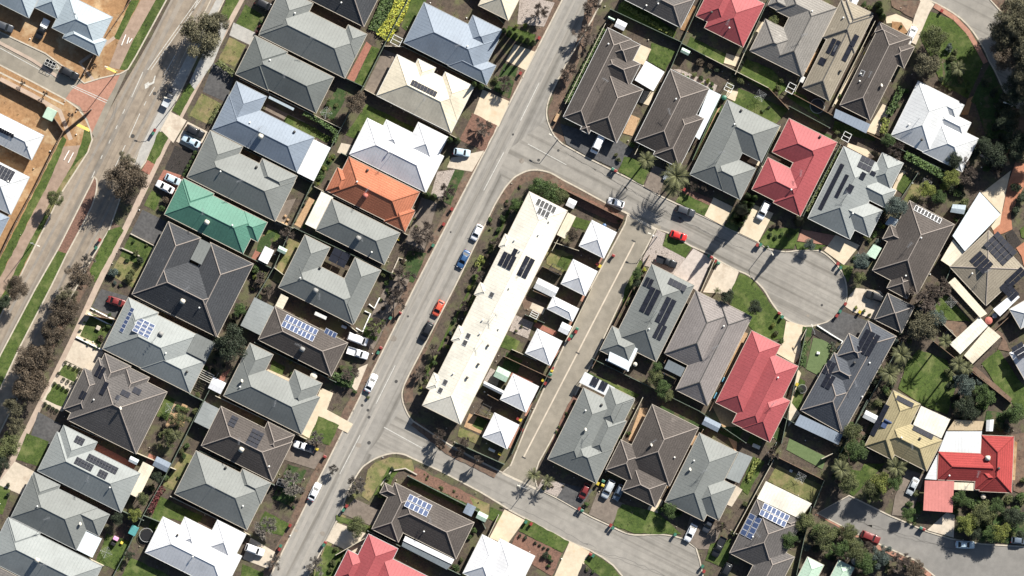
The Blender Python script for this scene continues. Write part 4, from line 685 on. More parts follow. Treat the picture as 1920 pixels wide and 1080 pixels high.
SIDE2 = [((1145,18),(1278,80)),((1278,80),(1240,170)),((1278,80),(1310,10)),((1310,10),(1330,-30)),((1278,82),(1322,105)),((1322,105),(1440,165)),((1440,165),(1478,205)),((1440,0),(1395,100)),((1395,100),(1378,140)),((1478,172),(1570,222)),((1570,222),(1650,262)),((1480,200),(1555,240)),((1533,85),(1490,172)),((1640,40),(1560,200)),((1250,165),(1190,290)),((1352,178),(1298,300)),((1462,235),(1410,350)),((1575,272),(1505,405)),((1690,240),(1660,268)),((1650,262),(1770,320)),((1720,325),(1690,370)),((1060,195),(1135,45)),
 ((1050,352),(1170,412)),((1170,412),(1160,430)),((1110,540),(1060,640)),((1050,660),(1005,745)),((995,770),(960,850)),((855,830),(945,870)),((1040,455),(1085,470)),((1018,500),(1052,515)),((1000,545),(1035,560)),((985,590),(1020,605)),((960,655),(1005,675)),((945,668),(1035,710)),((915,740),(970,770)),((890,775),(960,800)),((1070,405),(1035,470)),
 ((1110,672),(1310,770)),((1310,770),(1398,830)),((1218,478),(1110,690)),((1305,560),(1245,680)),((1410,620),(1330,770)),((1205,745),(1135,885)),((1318,805),(1245,940)),((1450,862),(1375,1000)),((1455,830),(1440,870)),((1440,848),(1545,900)),((1545,900),(1525,950)),((1512,615),(1465,830)),((1512,615),(1500,640)),((1465,780),(1530,815)),((1540,860),(1560,850)),((1625,750),(1560,880)),((1690,640),(1600,800)),
 ((1750,640),(1895,755)),((1895,590),(1830,650)),((765,892),(895,958)),((895,958),(910,990)),((690,995),(870,1080)),((935,965),(880,1080)),((1800,640),(1760,600)),((1340,486),(1313,548)),((1800,460),(1745,590)),((1380,1000),(1440,1020)),((630,1040),(700,1000)),((160,590),(222,600)),((1490,1090),(1520,950)) ]
for a, b in SIDE2: FENCES.append((None, [a, b], rnd.choice(['fence_green','fence_cream','fence_green','fence_timber'])))
def nearest_house(x, y):
    h = min(HOUSES, key=lambda h: (h[0]-x)**2+(h[1]-y)**2); return h[2]
AUTO = []
def auto(o, desc, x, y, cat, group=None, rel='near'):
    """Label that names the nearest house; copies that would read alike are told apart at the end."""
    AUTO.append((o, desc, rel, x, y)); props(o, None, cat, group)
for lb, pts, m in FENCES:
    out = []
    for a, b in zip(pts, pts[1:]):
        n = max(1, int(math.dist(a, b)/20))
        for j in range(n): out.append((a[0]+(b[0]-a[0])*j/n, a[1]+(b[1]-a[1])*j/n))
    out.append(pts[-1]); c = W(*out[len(out)//2]); root = empty('fence', (c.x, c.y, KZ))
    pn = ribbon_mesh('fence_sheet', out, .9, KZ, KZ+1.85, m, root); pn.data.transform(Matrix.Translation(-Vector((c.x, c.y, KZ))))
    for x, y in out: q = W(x, y)-Vector((c.x, c.y, 0)); link('post', postme, m, root, loc=(q.x, q.y, 0), scale=(1.5, 1.5, 1.82))
    if lb: props(root, lb, 'fence', 'fences between the yards')
    else: auto(root, {'fence_green':'grey-green steel','fence_cream':'cream steel','fence_timber':'dark timber'}[m]+' fence', c.x, c.y, 'fence', 'fences between the yards', 'beside')
# ------------------------------------------------------------ vegetation
def leaf_cloud(name, lobes, n, size, seed, flat=1.0, hollow=.35, droop=0):
    """Leaf-clump faces spread through the volume of several lobes."""
    r = random.Random(seed); v, f = [], []
    tot = sum(l[3]**2 for l in lobes)
    for (x, y, z, R) in lobes:
        for _ in range(int(n*R*R/tot)):
            d = Vector((r.gauss(0,1), r.gauss(0,1), r.gauss(0,1))).normalized()
            rr = R*(hollow+(1-hollow)*r.random()**.45)*r.uniform(.75, 1.12)
            c = Vector((x, y, z))+Vector((d.x*rr, d.y*rr, d.z*rr*flat)); s = size*r.uniform(.5, 1.35)
            nrm = (d+Vector((r.gauss(0,.9), r.gauss(0,.9), r.gauss(0,.9)+.1))).normalized(); t = nrm.orthogonal().normalized(); b = nrm.cross(t); a = r.uniform(0, 6.28)
            t, b = t*math.cos(a)+b*math.sin(a), b*math.cos(a)-t*math.sin(a); i = len(v)
            v += [c-t*s, c-b*s*.45, c+t*s, c+b*s*.45]; f.append((i, i+1, i+2, i+3))
    return meshpy(name, v, f)
def lobes(seed, k, R=1.0, lo=.33, hi=.55, zr=.5, zc=0, spread=.62):
    r = random.Random(seed); out = [(0, 0, zc, R*.55)]
    for i in range(k):
        a = r.uniform(0, 6.28); d = spread*math.sqrt(r.random())*R; out.append((math.cos(a)*d, math.sin(a)*d, zc+r.uniform(-zr, zr)*R*(1-.5*d/R), R*r.uniform(lo, hi)*(1-.25*d/R)))
    return out
def trunk_mesh(name, seed, h=1.0, r0=.05, nl=6, spread=.45, top=1.3):
    r = random.Random(seed); bm = bmesh.new(); p = Vector((0, 0, 0)); rad = r0; pts = [p]
    for i in range(3):
        q = p+Vector((r.uniform(-.04,.04), r.uniform(-.04,.04), h/3)); cyl_bm(bm, p, q, rad, rad*.85, 7); p = q; rad *= .85
    for i in range(nl):
        a = i*6.28/nl+r.uniform(-.4,.4); q = p+Vector((math.cos(a)*spread*r.uniform(.3,.6), math.sin(a)*spread*r.uniform(.3,.6), (top-h)*r.uniform(.3,.6))); cyl_bm(bm, p-Vector((0,0,h*.15*r.random())), q, rad*.6, rad*.35, 5)
        q2 = q+Vector((math.cos(a+r.uniform(-.6,.6))*spread*.5, math.sin(a+r.uniform(-.6,.6))*spread*.5, (top-h)*.4)); cyl_bm(bm, q, q2, rad*.35, rad*.12, 4)
    return frombm(bm, name)
# unit crowns: radius 1, centred on z = 0
CROWN = {
 'gum':  [leaf_cloud('crown', lobes(s, 34, 1, .2, .36, .5, 0, .76), 15000, .034, s, .85, .3) for s in (11, 12, 13)],
 'round':[leaf_cloud('crown', lobes(s, 22, 1, .24, .4, .42, 0, .66), 10000, .038, s, .88, .4) for s in (21, 22, 23)],
 'loose':[leaf_cloud('crown', lobes(s, 26, 1, .14, .3, .5, 0, .8), 8000, .036, s, .85, .3) for s in (31, 32, 33)],
 'shrub':[leaf_cloud('crown', lobes(s, 7, 1, .35, .5, .35, 0, .58), 1500, .095, s, .85, .45) for s in (41, 42, 43, 44)],
 'ball': [leaf_cloud('crown', [(0,0,0,.95)], 420, .16, s, 1, .75) for s in (51, 52)],
}
TRUNKS = [trunk_mesh('trunk', s, 1, .045, 7, .9, 1.7) for s in (1, 2, 3)]
def bare_branches(name, seed, depth=6, spread=1.0, up=.9, w0=.045):
    """Leafless crown: forking limbs down to twigs; unit height 1, radius about .55."""
    r = random.Random(seed); bm = bmesh.new()
    def grow(p, d, L, rad, k):
        q = p+d*L; cyl_bm(bm, p, q, rad, rad*.72, 4 if k > 2 else 3)
        if k == 0: return
        for i in range(4 if k > 1 else 3):
            ax = Vector((r.gauss(0,1), r.gauss(0,1), r.gauss(0,.35))).normalized(); nd = (d+ax*r.uniform(.3,.62)*spread+Vector((0,0,.12*up))).normalized()
            grow(q-d*L*r.uniform(0,.35), nd, L*r.uniform(.68,.9), rad*.71, k-1)
    for i in range(4):
        a = i*1.57+r.uniform(-.5,.5); grow(Vector((0,0,.22+r.uniform(-.05,.08))), Vector((math.cos(a)*.55*spread, math.sin(a)*.55*spread, 0.6)).normalized(), .22, w0*.6, depth-1)
    return frombm(bm, name)
BARE = [bare_branches('branches', s, 6) for s in (5, 6, 7)]
STEM = [trunk_mesh('trunk', s, .3, .03, 3, .1, .4) for s in (9, 10)]
def tree(kind, x, y, rpx, h, leaf, label=None, desc=None, name=None, sx=1, rot=None, group='trees among the houses'):
    """x, y: the crown's centre in the photograph; the trunk stands below it."""
    R = rpx*S; zc = h-R*.75; zc = max(zc, R*.55); p = W(x, y, zc); root = empty(name or 'tree', (p.x, p.y, KZ), rot if rot is not None else rnd.uniform(0, 6.28))
    cm = rnd.choice(CROWN[kind]); o = link('crown', cm, None, root, loc=(0, 0, zc), scale=(R*1.2*sx, R*1.2/sx, R*1.05))
    if not cm.materials: cm.materials.append(M(leaf))
    o.material_slots[0].link = 'OBJECT'; o.material_slots[0].material = M(leaf)
    hh = max(zc*.75, .3); link('trunk', rnd.choice(TRUNKS), 'bark', root, scale=(R*.8+.3, R*.8+.3, hh))
    if label: props(root, label, 'tree', group)
    else: auto(root, desc, p.x, p.y, 'tree', group)
    return root
def bare(x, y, rpx, h, desc='bare brown deciduous tree', m='twig', label=None, group='bare trees'):
    R = rpx*S; p = W(x, y, h*.6); root = empty('tree', (p.x, p.y, KZ), rnd.uniform(0, 6.28)); k = R/.64
    b = rnd.choice(BARE); o = link('branches', b, None, root, scale=(k, k, h*.8))
    if not b.materials: b.materials.append(M(m))
    o.material_slots[0].link = 'OBJECT'; o.material_slots[0].material = M(m)
    link('trunk', rnd.choice(STEM), 'bark', root, scale=(k, k, h*.85))
    if label: props(root, label, 'tree', group)
    else: auto(root, desc, p.x, p.y, 'tree', group)
def frond_mesh():
    bm = bmesh.new(); n = 14; pts = []
    for i in range(n+1):
        t = i/n; pts.append(Vector((t*.95, 0, .34*math.sin(t*2.2)-.42*t*t)))
    for i in range(n): cyl_bm(bm, pts[i], pts[i+1], .012*(1-i/n)+.004, .012*(1-(i+1)/n)+.004, 3)
    for i in range(1, n+1):
        L = .26*math.sin(math.pi*min(1, (i/n)*.85+.12)); p = pts[i]
        for s in (-1, 1):
            q = p+Vector((L*.55, s*L, -L*.35)); a = bm.verts.new(p+Vector((-.025,0,0))); b = bm.verts.new(p+Vector((.035,0,0))); c = bm.verts.new(q+Vector((.01,0,0))); bm.faces.new((a, b, c))
    return frombm(bm, 'frond')
FROND = frond_mesh()
def palm_trunk():
    bm = bmesh.new(); 
    for i in range(6): cyl_bm(bm, (0,0,i/6), (0,0,(i+1)/6), 1.0-.03*i+.12, 1.0-.03*i-.03, 8)
    return frombm(bm, 'trunk')
PTR = palm_trunk()
def palm(x, y, rpx, h, desc, n=20, label=None):
    R = rpx*S*1.1; p = W(x, y, h); root = empty('palm_tree', (p.x, p.y, KZ), rnd.uniform(0, 6.28))
    link('trunk', PTR, 'bark', root, scale=(.2, .2, h))
    for i in range(n):
        k = R*rnd.uniform(.8, 1.1); ring = i % 3; link('frond', FROND, 'leaf_palm', root, loc=(0, 0, h), rot=(0, (-.5, -.15, .35)[ring]+rnd.uniform(-.12,.12), i*6.283/n*1.0+rnd.uniform(-.15,.15)), scale=(k, k*.9, k))
    if label: props(root, label, 'palm', 'palms')
    else: auto(root, desc, p.x, p.y, 'palm', 'palms')
def conifer_mesh(seed, n, size, prof, tiers=0):
    r = random.Random(seed); v, f = [], []
    for _ in range(n):
        t = r.random()**1.15; R = prof(t)*(1 if not tiers else .62+.38*(1-((t*tiers) % 1))); a = r.uniform(0, 6.28); q = R*r.uniform(.6, 1.05)
        c = Vector((math.cos(a)*q, math.sin(a)*q, t)); s = size*r.uniform(.5, 1.2); d = Vector((math.cos(a), math.sin(a), r.uniform(-.2,.9))).normalized(); t_ = d.orthogonal().normalized(); b = d.cross(t_); i = len(v)
        zs = Vector((1, 1, 1)); v += [c-t_*s, c-b*s*.5, c+t_*s, c+b*s*.5]; f.append((i, i+1, i+2, i+3))
    return meshpy('crown', v, f)
CYP = conifer_mesh(3, 900, .16, lambda t: .9*(1-t)**.55*min(1, .5+t*5))
PINE = [conifer_mesh(s, 3200, .075, lambda t: 1.0*(1-t)**.8+.03, 7) for s in (4, 5)]
def conifer(x, y, rpx, h, me, leaf, desc, label=None, nm='conifer_tree'):
    p = W(x, y, h*.3); root = empty(nm, (p.x, p.y, KZ), rnd.uniform(0, 6)); R = rpx*S
    # crown faces are built in a unit cylinder and scaled
    o = link('crown', me, leaf, root, loc=(0, 0, .2), scale=(R, R, h-.2)); link('trunk', PTR, 'bark', root, scale=(.14, .14, h*.5))
    if label: props(root, label, 'tree', 'conifers')
    else: auto(root, desc, p.x, p.y, 'tree', 'conifers')
def shrub(x, y, rpx, leaf='leaf_green', desc=None, kind='shrub', h=None, nm='shrub'):
    R = rpx*S; hh = h or R*.9; p = W(x, y, 1); cm = rnd.choice(CROWN[kind])
    o = bpy.data.objects.new(nm, cm); col.objects.link(o); o.location = (p.x, p.y, KZ+hh*.75); o.scale = (R, R*rnd.uniform(.85, 1.1), hh); o.rotation_euler = (0, 0, rnd.uniform(0, 6.28))
    if not cm.materials: cm.materials.append(M(leaf))
    o.material_slots[0].link = 'OBJECT'; o.material_slots[0].material = M(leaf)
    adj = {'leaf_green':'green','leaf_olive':'olive green','leaf_dark':'dark green','leaf_bright':'bright green','leaf_blue':'blue green','leaf_brown':'brownish','leaf_red':'dark red','leaf_yellow':'yellow flowering','leaf_palm':'pale green','leaf_gum':'grey green'}[leaf]
    auto(o, desc or ('round clipped ' if kind == 'ball' else 'small ')+adj+' shrub', p.x, p.y, 'shrub', 'garden shrubs')
def hedge(pts, wpx, h, leaf, label, dens=1.0, size=.2):
    """Clipped hedge: leaf faces packed over a box that follows the line."""
    r = random.Random(len(pts)*7+int(pts[0][0])); v, f = [], []; c0 = W(*pts[0])
    for a, b in zip(pts, pts[1:]):
        A, B = W(*a), W(*b); L = (B-A).length; d = (B-A).normalized(); n_ = Vector((-d.y, d.x, 0)); wd = wpx*S
        for _ in range(int(L*(wd+h)*26*dens)):
            t = r.uniform(0, L); side = r.random()
            if side < .55: c = A+d*t+n_*r.uniform(-.5,.5)*wd+Vector((0,0,h*r.uniform(.85,1.12))); nn = Vector((r.gauss(0,.5), r.gauss(0,.5), 1))
            else: s = r.choice((-1,1)); c = A+d*t+n_*s*wd*.5*r.uniform(.8,1.1)+Vector((0,0,r.uniform(0,h))); nn = n_*s+Vector((r.gauss(0,.4), r.gauss(0,.4), r.gauss(0,.4)+.3))
            nn.normalize(); t_ = nn.orthogonal().normalized(); b_ = nn.cross(t_); s = size*r.uniform(.6,1.3); i = len(v); c = c-c0
            v += [c-t_*s, c-b_*s*.6, c+t_*s, c+b_*s*.6]; f.append((i, i+1, i+2, i+3))
    o = link('hedge', meshpy('hedge', v, f), leaf, loc=(c0.x, c0.y, KZ)); props(o, label, 'hedge', 'hedges'); return o
# -- large gums along the arterial
tree('gum', 378, 66, 41, 10, 'leaf_gum', 'large grey green gum tree overhanging the arterial road at the top', name='gum_tree')
tree('gum', 404, 44, 24, 8, 'leaf_gum', 'smaller gum crown joined to the large one at the top of the arterial', name='gum_tree')
tree('gum', 237, 338, 37, 9.5, 'leaf_brown', 'large brown green gum beside the tip of the median island', name='gum_tree')
tree('loose', 234, 303, 18, 7, 'leaf_gum', 'thin gum crown just above the one by the median tip', name='gum_tree')
tree('gum', 104, 372, 15, 5.5, 'leaf_olive', 'small olive tree on the grass beside the reserve path', name='gum_tree')
tree('gum', 31, 540, 22, 8, 'leaf_brown', 'brown gum across the arterial at the left edge', name='gum_tree'); tree('loose', -4, 568, 24, 9, 'leaf_dark', 'dark gum cut by the left edge beside the path', name='gum_tree')
for x, y, r, k, lf, lb in ((148,518,26,'loose','leaf_brown','sparse purplish gum over the kerb, highest of the arterial verge row'),(126,555,20,'loose','leaf_gum','thin gum just above the big brown verge gum'),(118,585,30,'gum','leaf_brown','big brown gum above the concrete driveway on the arterial verge'),(100,625,25,'gum','leaf_brown','brown gum in the middle of the arterial verge row'),
    (60,680,34,'gum','leaf_brown','largest brown gum of the lower arterial verge'),(85,668,20,'gum','leaf_brown','small gum crown on the right of the largest verge gum'),(58,722,32,'gum','leaf_brown','brown gum directly below the largest verge gum'),(28,768,24,'loose','leaf_gum','thin grey gum near the round lawn on the verge'),(12,835,26,'gum','leaf_olive','olive gum left of the round lawn'),(30,800,18,'loose','leaf_gum','small grey gum above the round lawn'),(-5,870,22,'gum','leaf_dark','dark gum at the left edge below the round lawn')):
    tree(k, x, y, r, 6+r*.1, lf, lb, name='gum_tree', group='gums along the arterial verge')
bare(165, 488, 16, 5, label='leafless pale tree on the grass verge of the arterial', m='twig_grey')
for x, y in ((176,124),(132,215),(42,155),(84,176)): bare(x, y, 7, 3, label=None, desc='staked bare sapling in sandy verge')
# -- dark great tree at the top right
for x, y, r, h, lf, lb in ((1903,60,32,13,'leaf_gum','highest crown of the great dark tree at the top right'),(1892,98,28,12,'leaf_brown','brown crown of the great dark tree above its shadow'),(1918,120,30,13,'leaf_gum','lower crown of the great dark tree at the right edge'),(1930,170,24,11,'leaf_gum','crown of the great dark tree cut by the right edge'),(1915,18,20,9,'leaf_dark','dark tree at the top right corner')):
    tree('gum', x, y, r, h, lf, lb, name='gum_tree', group='great dark trees at the top right')
for a in ((1866,288,26,7,'round','leaf_dark','dark round tree left of the orange path'),(1750,75,27,7,'round','leaf_olive','big olive tree on the crescent lawn, upper one'),(1738,120,27,6.5,'round','leaf_gum','grey olive tree below the big one on the crescent lawn'),(1845,268,14,5,'round','leaf_dark','small dark tree beside the stepped white house'),
    (1738,355,17,5,'round','leaf_bright','bright round tree behind the light grey solar house'),(1785,335,18,5.5,'round','leaf_bright','bright tree right of the round bright one'),(1680,387,22,6,'round','leaf_blue','blue green tree between light grey solar and brown tiled houses'),(1616,490,17,5,'round','leaf_blue','blue green tree beside the court driveway'),(1612,520,13,4,'round','leaf_olive','olive tree below the court driveway tree'),
    (1735,612,32,8,'round','leaf_gum','big grey green tree beside the bare tree by the dark tiled roof'),(1757,598,18,7,'round','leaf_blue','blue grey crown on the right of the big grey green tree'),(1810,722,22,6,'round','leaf_blue','blue green tree right of the large back lawn'),(1845,740,21,6,'round','leaf_green','green tree at the foot of the long tan sheds'),(1812,768,24,6,'round','leaf_dark','dark tree below the blue green one at the lawn edge'),(1903,775,20,5,'round','leaf_green','green tree at the right edge above the red tiled roof'),
    (1600,812,20,6,'round','leaf_olive','upper olive tree of the row left of the yellow roof'),(1605,845,23,7,'round','leaf_green','middle green tree of the row left of the yellow roof'),(1580,870,18,6,'loose','leaf_olive','loose olive tree at the foot of the row left of the yellow roof'),(1652,905,22,6.5,'round','leaf_bright','bright leafy tree over the lower court lawn'),(1677,905,16,6,'round','leaf_green','green crown right of the bright leafy tree'),(1640,930,16,5,'loose','leaf_olive','loose crown below the bright leafy tree'),
    (1510,978,20,5,'round','leaf_olive','olive tree at the end of the lower court'),(1545,1008,25,6,'round','leaf_olive','olive tree below the pink footpath'),(1575,1030,20,5.5,'loose','leaf_green','loose tree above the pale green roof'),(1605,1035,22,6,'round','leaf_olive','olive tree right of the pale green roof'),(1655,1045,22,5,'loose','leaf_blue','blue green tree by the pink footpath'),
    (1802,937,17,4.5,'round','leaf_green','green tree just below the cream lean-to of the red house'),(1845,960,23,5,'round','leaf_olive','olive tree in the grove below the red house'),(1812,982,22,5.5,'round','leaf_bright','bright tree over the kerb by the white parked car'),(1868,950,17,5,'round','leaf_green','green tree below the right end of the red roof'),(1878,998,19,5.5,'round','leaf_bright','yellow green tree near the grey car'),(1903,970,20,5,'round','leaf_dark','dark tree at the right edge below the red roof'),(1828,1000,14,4,'round','leaf_dark','dark low tree between bright trees'),
    (1255,958,15,4,'round','leaf_green','dark green tree with a broad shadow on the front lawn'),(1228,705,16,5,'round','leaf_olive','upper crown of the olive tree between yards'),(1240,728,17,5,'round','leaf_green','middle crown of the olive tree between yards'),(1250,740,13,4,'round','leaf_olive','lowest crown of the olive tree between yards'),(1232,688,11,5,'round','leaf_green','top crown of the olive tree between yards'),
    (1365,556,14,5,'round','leaf_dark','round dark tree at the left of the court lawn'),(1415,577,15,5,'round','leaf_dark','round dark tree on the right of the court lawn'),(669,192,21,6.5,'round','leaf_brown','round brown green tree in the back yard beside the cream house'),(436,643,33,8,'round','leaf_dark','big dark round tree between the light grey and wide grey roofs'),(448,581,13,4,'round','leaf_green','green tree beside the charcoal roof corner'),
    (1195,512,11,4,'round','leaf_green','green tree at the lane beside the gravel yard'),(1193,530,9,3,'round','leaf_dark','dark bushy tree below it by the lane'),(1518,458,12,3.5,'round','leaf_blue','round grey green tree at the court kerb'),(320,820,18,5,'loose','leaf_olive','loose olive tree by the overgrown yard'),(337,785,19,4.5,'loose','leaf_olive','feathery olive tree beside the timber deck'),
    (268,935,13,4,'round','leaf_olive','olive tree left of the red leaved shrub'),(252,965,14,4.5,'round','leaf_bright','light green tree above the toys yard'),(220,972,13,4,'round','leaf_dark','dark tree above the toys yard'),(295,895,12,4,'round','leaf_dark','dark tree beside the tan carport roof'),(242,1040,10,3,'loose','leaf_dark','dark tree at the toys yard edge'),(742,965,18,4,'round','leaf_olive','unused') if 0 else (668,988,20,4.5,'round','leaf_olive','olive bushy tree on the white driveway edge'),
    (1010,350,20,4,'round','leaf_green','left end of the wide green thicket above the long units'),(1034,360,24,4.5,'round','leaf_green','middle of the wide green thicket above the long units'),(1052,368,16,4,'round','leaf_olive','right end of the wide green thicket above the long units'),(968,385,14,3.5,'round','leaf_green','green tree left of the long units top'),(1075,440,13,4,'round','leaf_brown','brown tree beside the top lane garage'),(1478,30,10,4,'round','leaf_olive','unused') if 0 else (1451,38,10,3,'round','leaf_olive','olive tree beside the taupe tiled house')):
    tree(a[4], a[0], a[1], a[2], a[3], a[5], a[6])
for a in ((1095,65,26,6),(1112,12,22,6),(1068,135,20,5),(1011,22,20,5),(946,158,18,4.5),(906,238,22,4.5),(837,360,20,4.5),(793,438,28,5.5),(757,517,26,5),(744,560,26,5.5),(705,612,22,5),(656,698,20,4),(822,815,16,4.5),(872,828,12,4)): bare(*a)
for x, y in ((826,836),(862,848),(897,862)): bare(x, y, 11, 6, 'bare verge tree with fan shadow')
for a in ((550,905,28,5),(500,990,26,5),(665,912,24,4.5),(592,1062,22,4),(592,822,17,4),(515,1055,18,4),(625,880,12,3.5)): bare(*a, 'bare grey deciduous tree', 'twig_grey')
for a in ((1735,556,36,8),(1762,540,24,7),(1680,281,22,5),(1820,330,20,5.5),(1808,300,16,5),(1740,130,22,6),(1582,900,20,5.5),(1690,1055,24,5),(1350,985,16,5),(1450,850,16,5),(1628,1030,18,4),(455,575,10,3),(540,435,18,4),(490,520,14,3.5),(505,545,12,3),(1322,350,10,3),(1300,350,12,3.5),(1870,320,16,5),(1500,968,14,3.5),(790,700,16,3.5),(815,655,14,3.5),(870,575,14,3.5),(900,520,14,3.5),(930,455,14,3.5)): bare(*a)
# palms and conifers
palm(1212,300,19,7.5,'x',22,'palm with a long shadow on the side street, beside the small lawn'); palm(1268,330,27,7,'x',26,'big shaggy palm beside the white parked car on the side street'); palm(1264,352,18,5,'x',18,'smaller palm at the foot of the big shaggy one')
palm(1690,665,22,5,'x',22,'palm beside the top of the large back lawn'); palm(1668,700,22,5,'x',22,'palm left of the large back lawn, lower of two'); palm(1797,682,17,8,'x',20,'tall palm casting a spiky shadow on the back lawn'); palm(1772,640,15,8,'x',18,'tall palm beside the tan sheds, upper one'); palm(1812,690,14,7,'x',18,'tall palm by the blue green tree, lower one')
palm(1577,880,20,6,'x',20,'palm among the trees left of the yellow roof'); palm(1680,876,22,5,'x',22,'palm below the yellow tiled roof'); palm(1797,128,17,3.5,'x',18,'palm on the crescent lawn'); palm(1000,890,14,3,'x',20,'spiky plant at the lane corner, left one'); palm(1026,902,13,3,'x',20,'spiky plant on the pebble bed by the lane'); palm(330,815,12,4,'x',14,'small palm beside the overgrown yard'); palm(1345,545,8,2,'x',12,'small spiky palm by the court driveway')
for i, (x, y) in enumerate(((945,57),(956,61),(967,66),(978,71),(989,75),(1000,80))): conifer(x, y, 6.5, 6.8, CYP, 'leaf_green', 'x', ['first','second','third','fourth','fifth','sixth'][i]+' pencil cypress from the left of the row by the blue grey house', 'cypress')
for x, y, lb in ((889,158,'pencil cypress at the corner of the cream house'),(902,162,'pencil cypress right beside the one at the cream house corner'),(843,262,'pencil cypress at the street corner of the white house'),(857,264,'pencil cypress over the blue parked car'),(801,366,'pencil cypress between the white and orange roofs'),(813,369,'pencil cypress right of the one between white and orange roofs')): conifer(x, y, 8, 5.5, CYP, 'leaf_dark', 'x', lb, 'cypress')
for i in range(5):
    for j in range(2): conifer(1402-i*6.5+j*13, 368+i*12+j*3, 8.5, 4.2+i*.0, CYP, 'leaf_dark', 'clipped dark conifer', None, 'conifer_tree')
conifer(1392,394,17,14,PINE[0],'leaf_dark','x','tall dark conifer throwing a long shadow across the court road'); conifer(1500,416,12,12,PINE[1],'leaf_dark','x','tall dark conifer beside the light grey solar house with shadow on the court')
for x, y in ((1650,20),(1655,32),(1648,8)): conifer(x, y, 9, 5, CYP, 'leaf_dark', 'dark cypress', None, 'cypress')
# hedges
hedge([(1133,54),(1062,192)], 8, 1.6, 'leaf_green', 'long green hedge along the left side of the corner house', size=.25); hedge([(1165,8),(1262,66)], 8, 1.0, 'leaf_bright', 'bright ragged hedge behind the top tiled house', .6, .3)
hedge([(570,212),(608,232),(632,250),(626,268)], 8, 1.7, 'leaf_green', 'clipped hedge around the small back lawn of the blue grey house', size=.25); hedge([(407,116),(420,125),(440,140)], 9, 1.6, 'leaf_olive', 'rough hedge across the asphalt driveway by the arterial', size=.25)
hedge([(413,195),(393,232)], 6, 1.0, 'leaf_olive', 'low hedge beside the dry front lawn by the arterial', size=.2); hedge([(622,700),(660,722)], 11, 1.8, 'leaf_green', 'thick hedge above the cream driveway', size=.25); hedge([(890,555),(872,590)], 7, 1.4, 'leaf_bright', 'bright clipped hedge at the left side of the units') 
hedge([(903,480),(893,500)], 8, 1.3, 'leaf_bright', 'clipped hedge beside the upper units wall'); hedge([(1310,340),(1352,195)], 7, .8, 'leaf_olive', 'unused') if 0 else None
hedge([(1572,285),(1512,398)], 9, 1.3, 'leaf_olive', 'long olive hedge between the red roof and the light grey solar roof', size=.25); hedge([(1695,290),(1760,325),(1782,345)], 13, 2.4, 'leaf_green', 'tall hedge row behind the stepped white house', size=.3); hedge([(1690,165),(1665,215)], 12, 1.8, 'leaf_green', 'hedge between long brown tiled and stepped white houses', size=.28)
hedge([(1662,222),(1655,250)], 12, 1.5, 'leaf_bright', 'bright shrub row below the cream path', size=.28); hedge([(308,915),(296,925),(282,960)], 11, 1.6, 'leaf_red', 'dark red leaved hedge behind the tan carport', size=.25); hedge([(1560,640),(1565,655),(1550,690),(1535,705)], 6, 1.0, 'leaf_dark', 'curved dark hedge round the turf lawn', size=.2)
hedge([(1508,640),(1502,685)], 8, 1.1, 'leaf_green', 'green hedge left of the turf lawn', size=.25); hedge([(1420,860),(1402,900)], 9, .7, 'leaf_bright', 'lush low planting right of the lean-to house', size=.25); hedge([(395,940),(410,950)], 4, .6, 'leaf_green', 'unused') if 0 else None
hedge([(756,-5),(748,20),(733,48),(716,70)], 26, .7, 'leaf_yellow', 'bright yellow flowering bed behind the charcoal tiled house', 1.3, .28); hedge([(730,-8),(722,15),(702,58)], 24, .55, 'leaf_green', 'green leafy crop left of the yellow flowers', 1.2, .3)
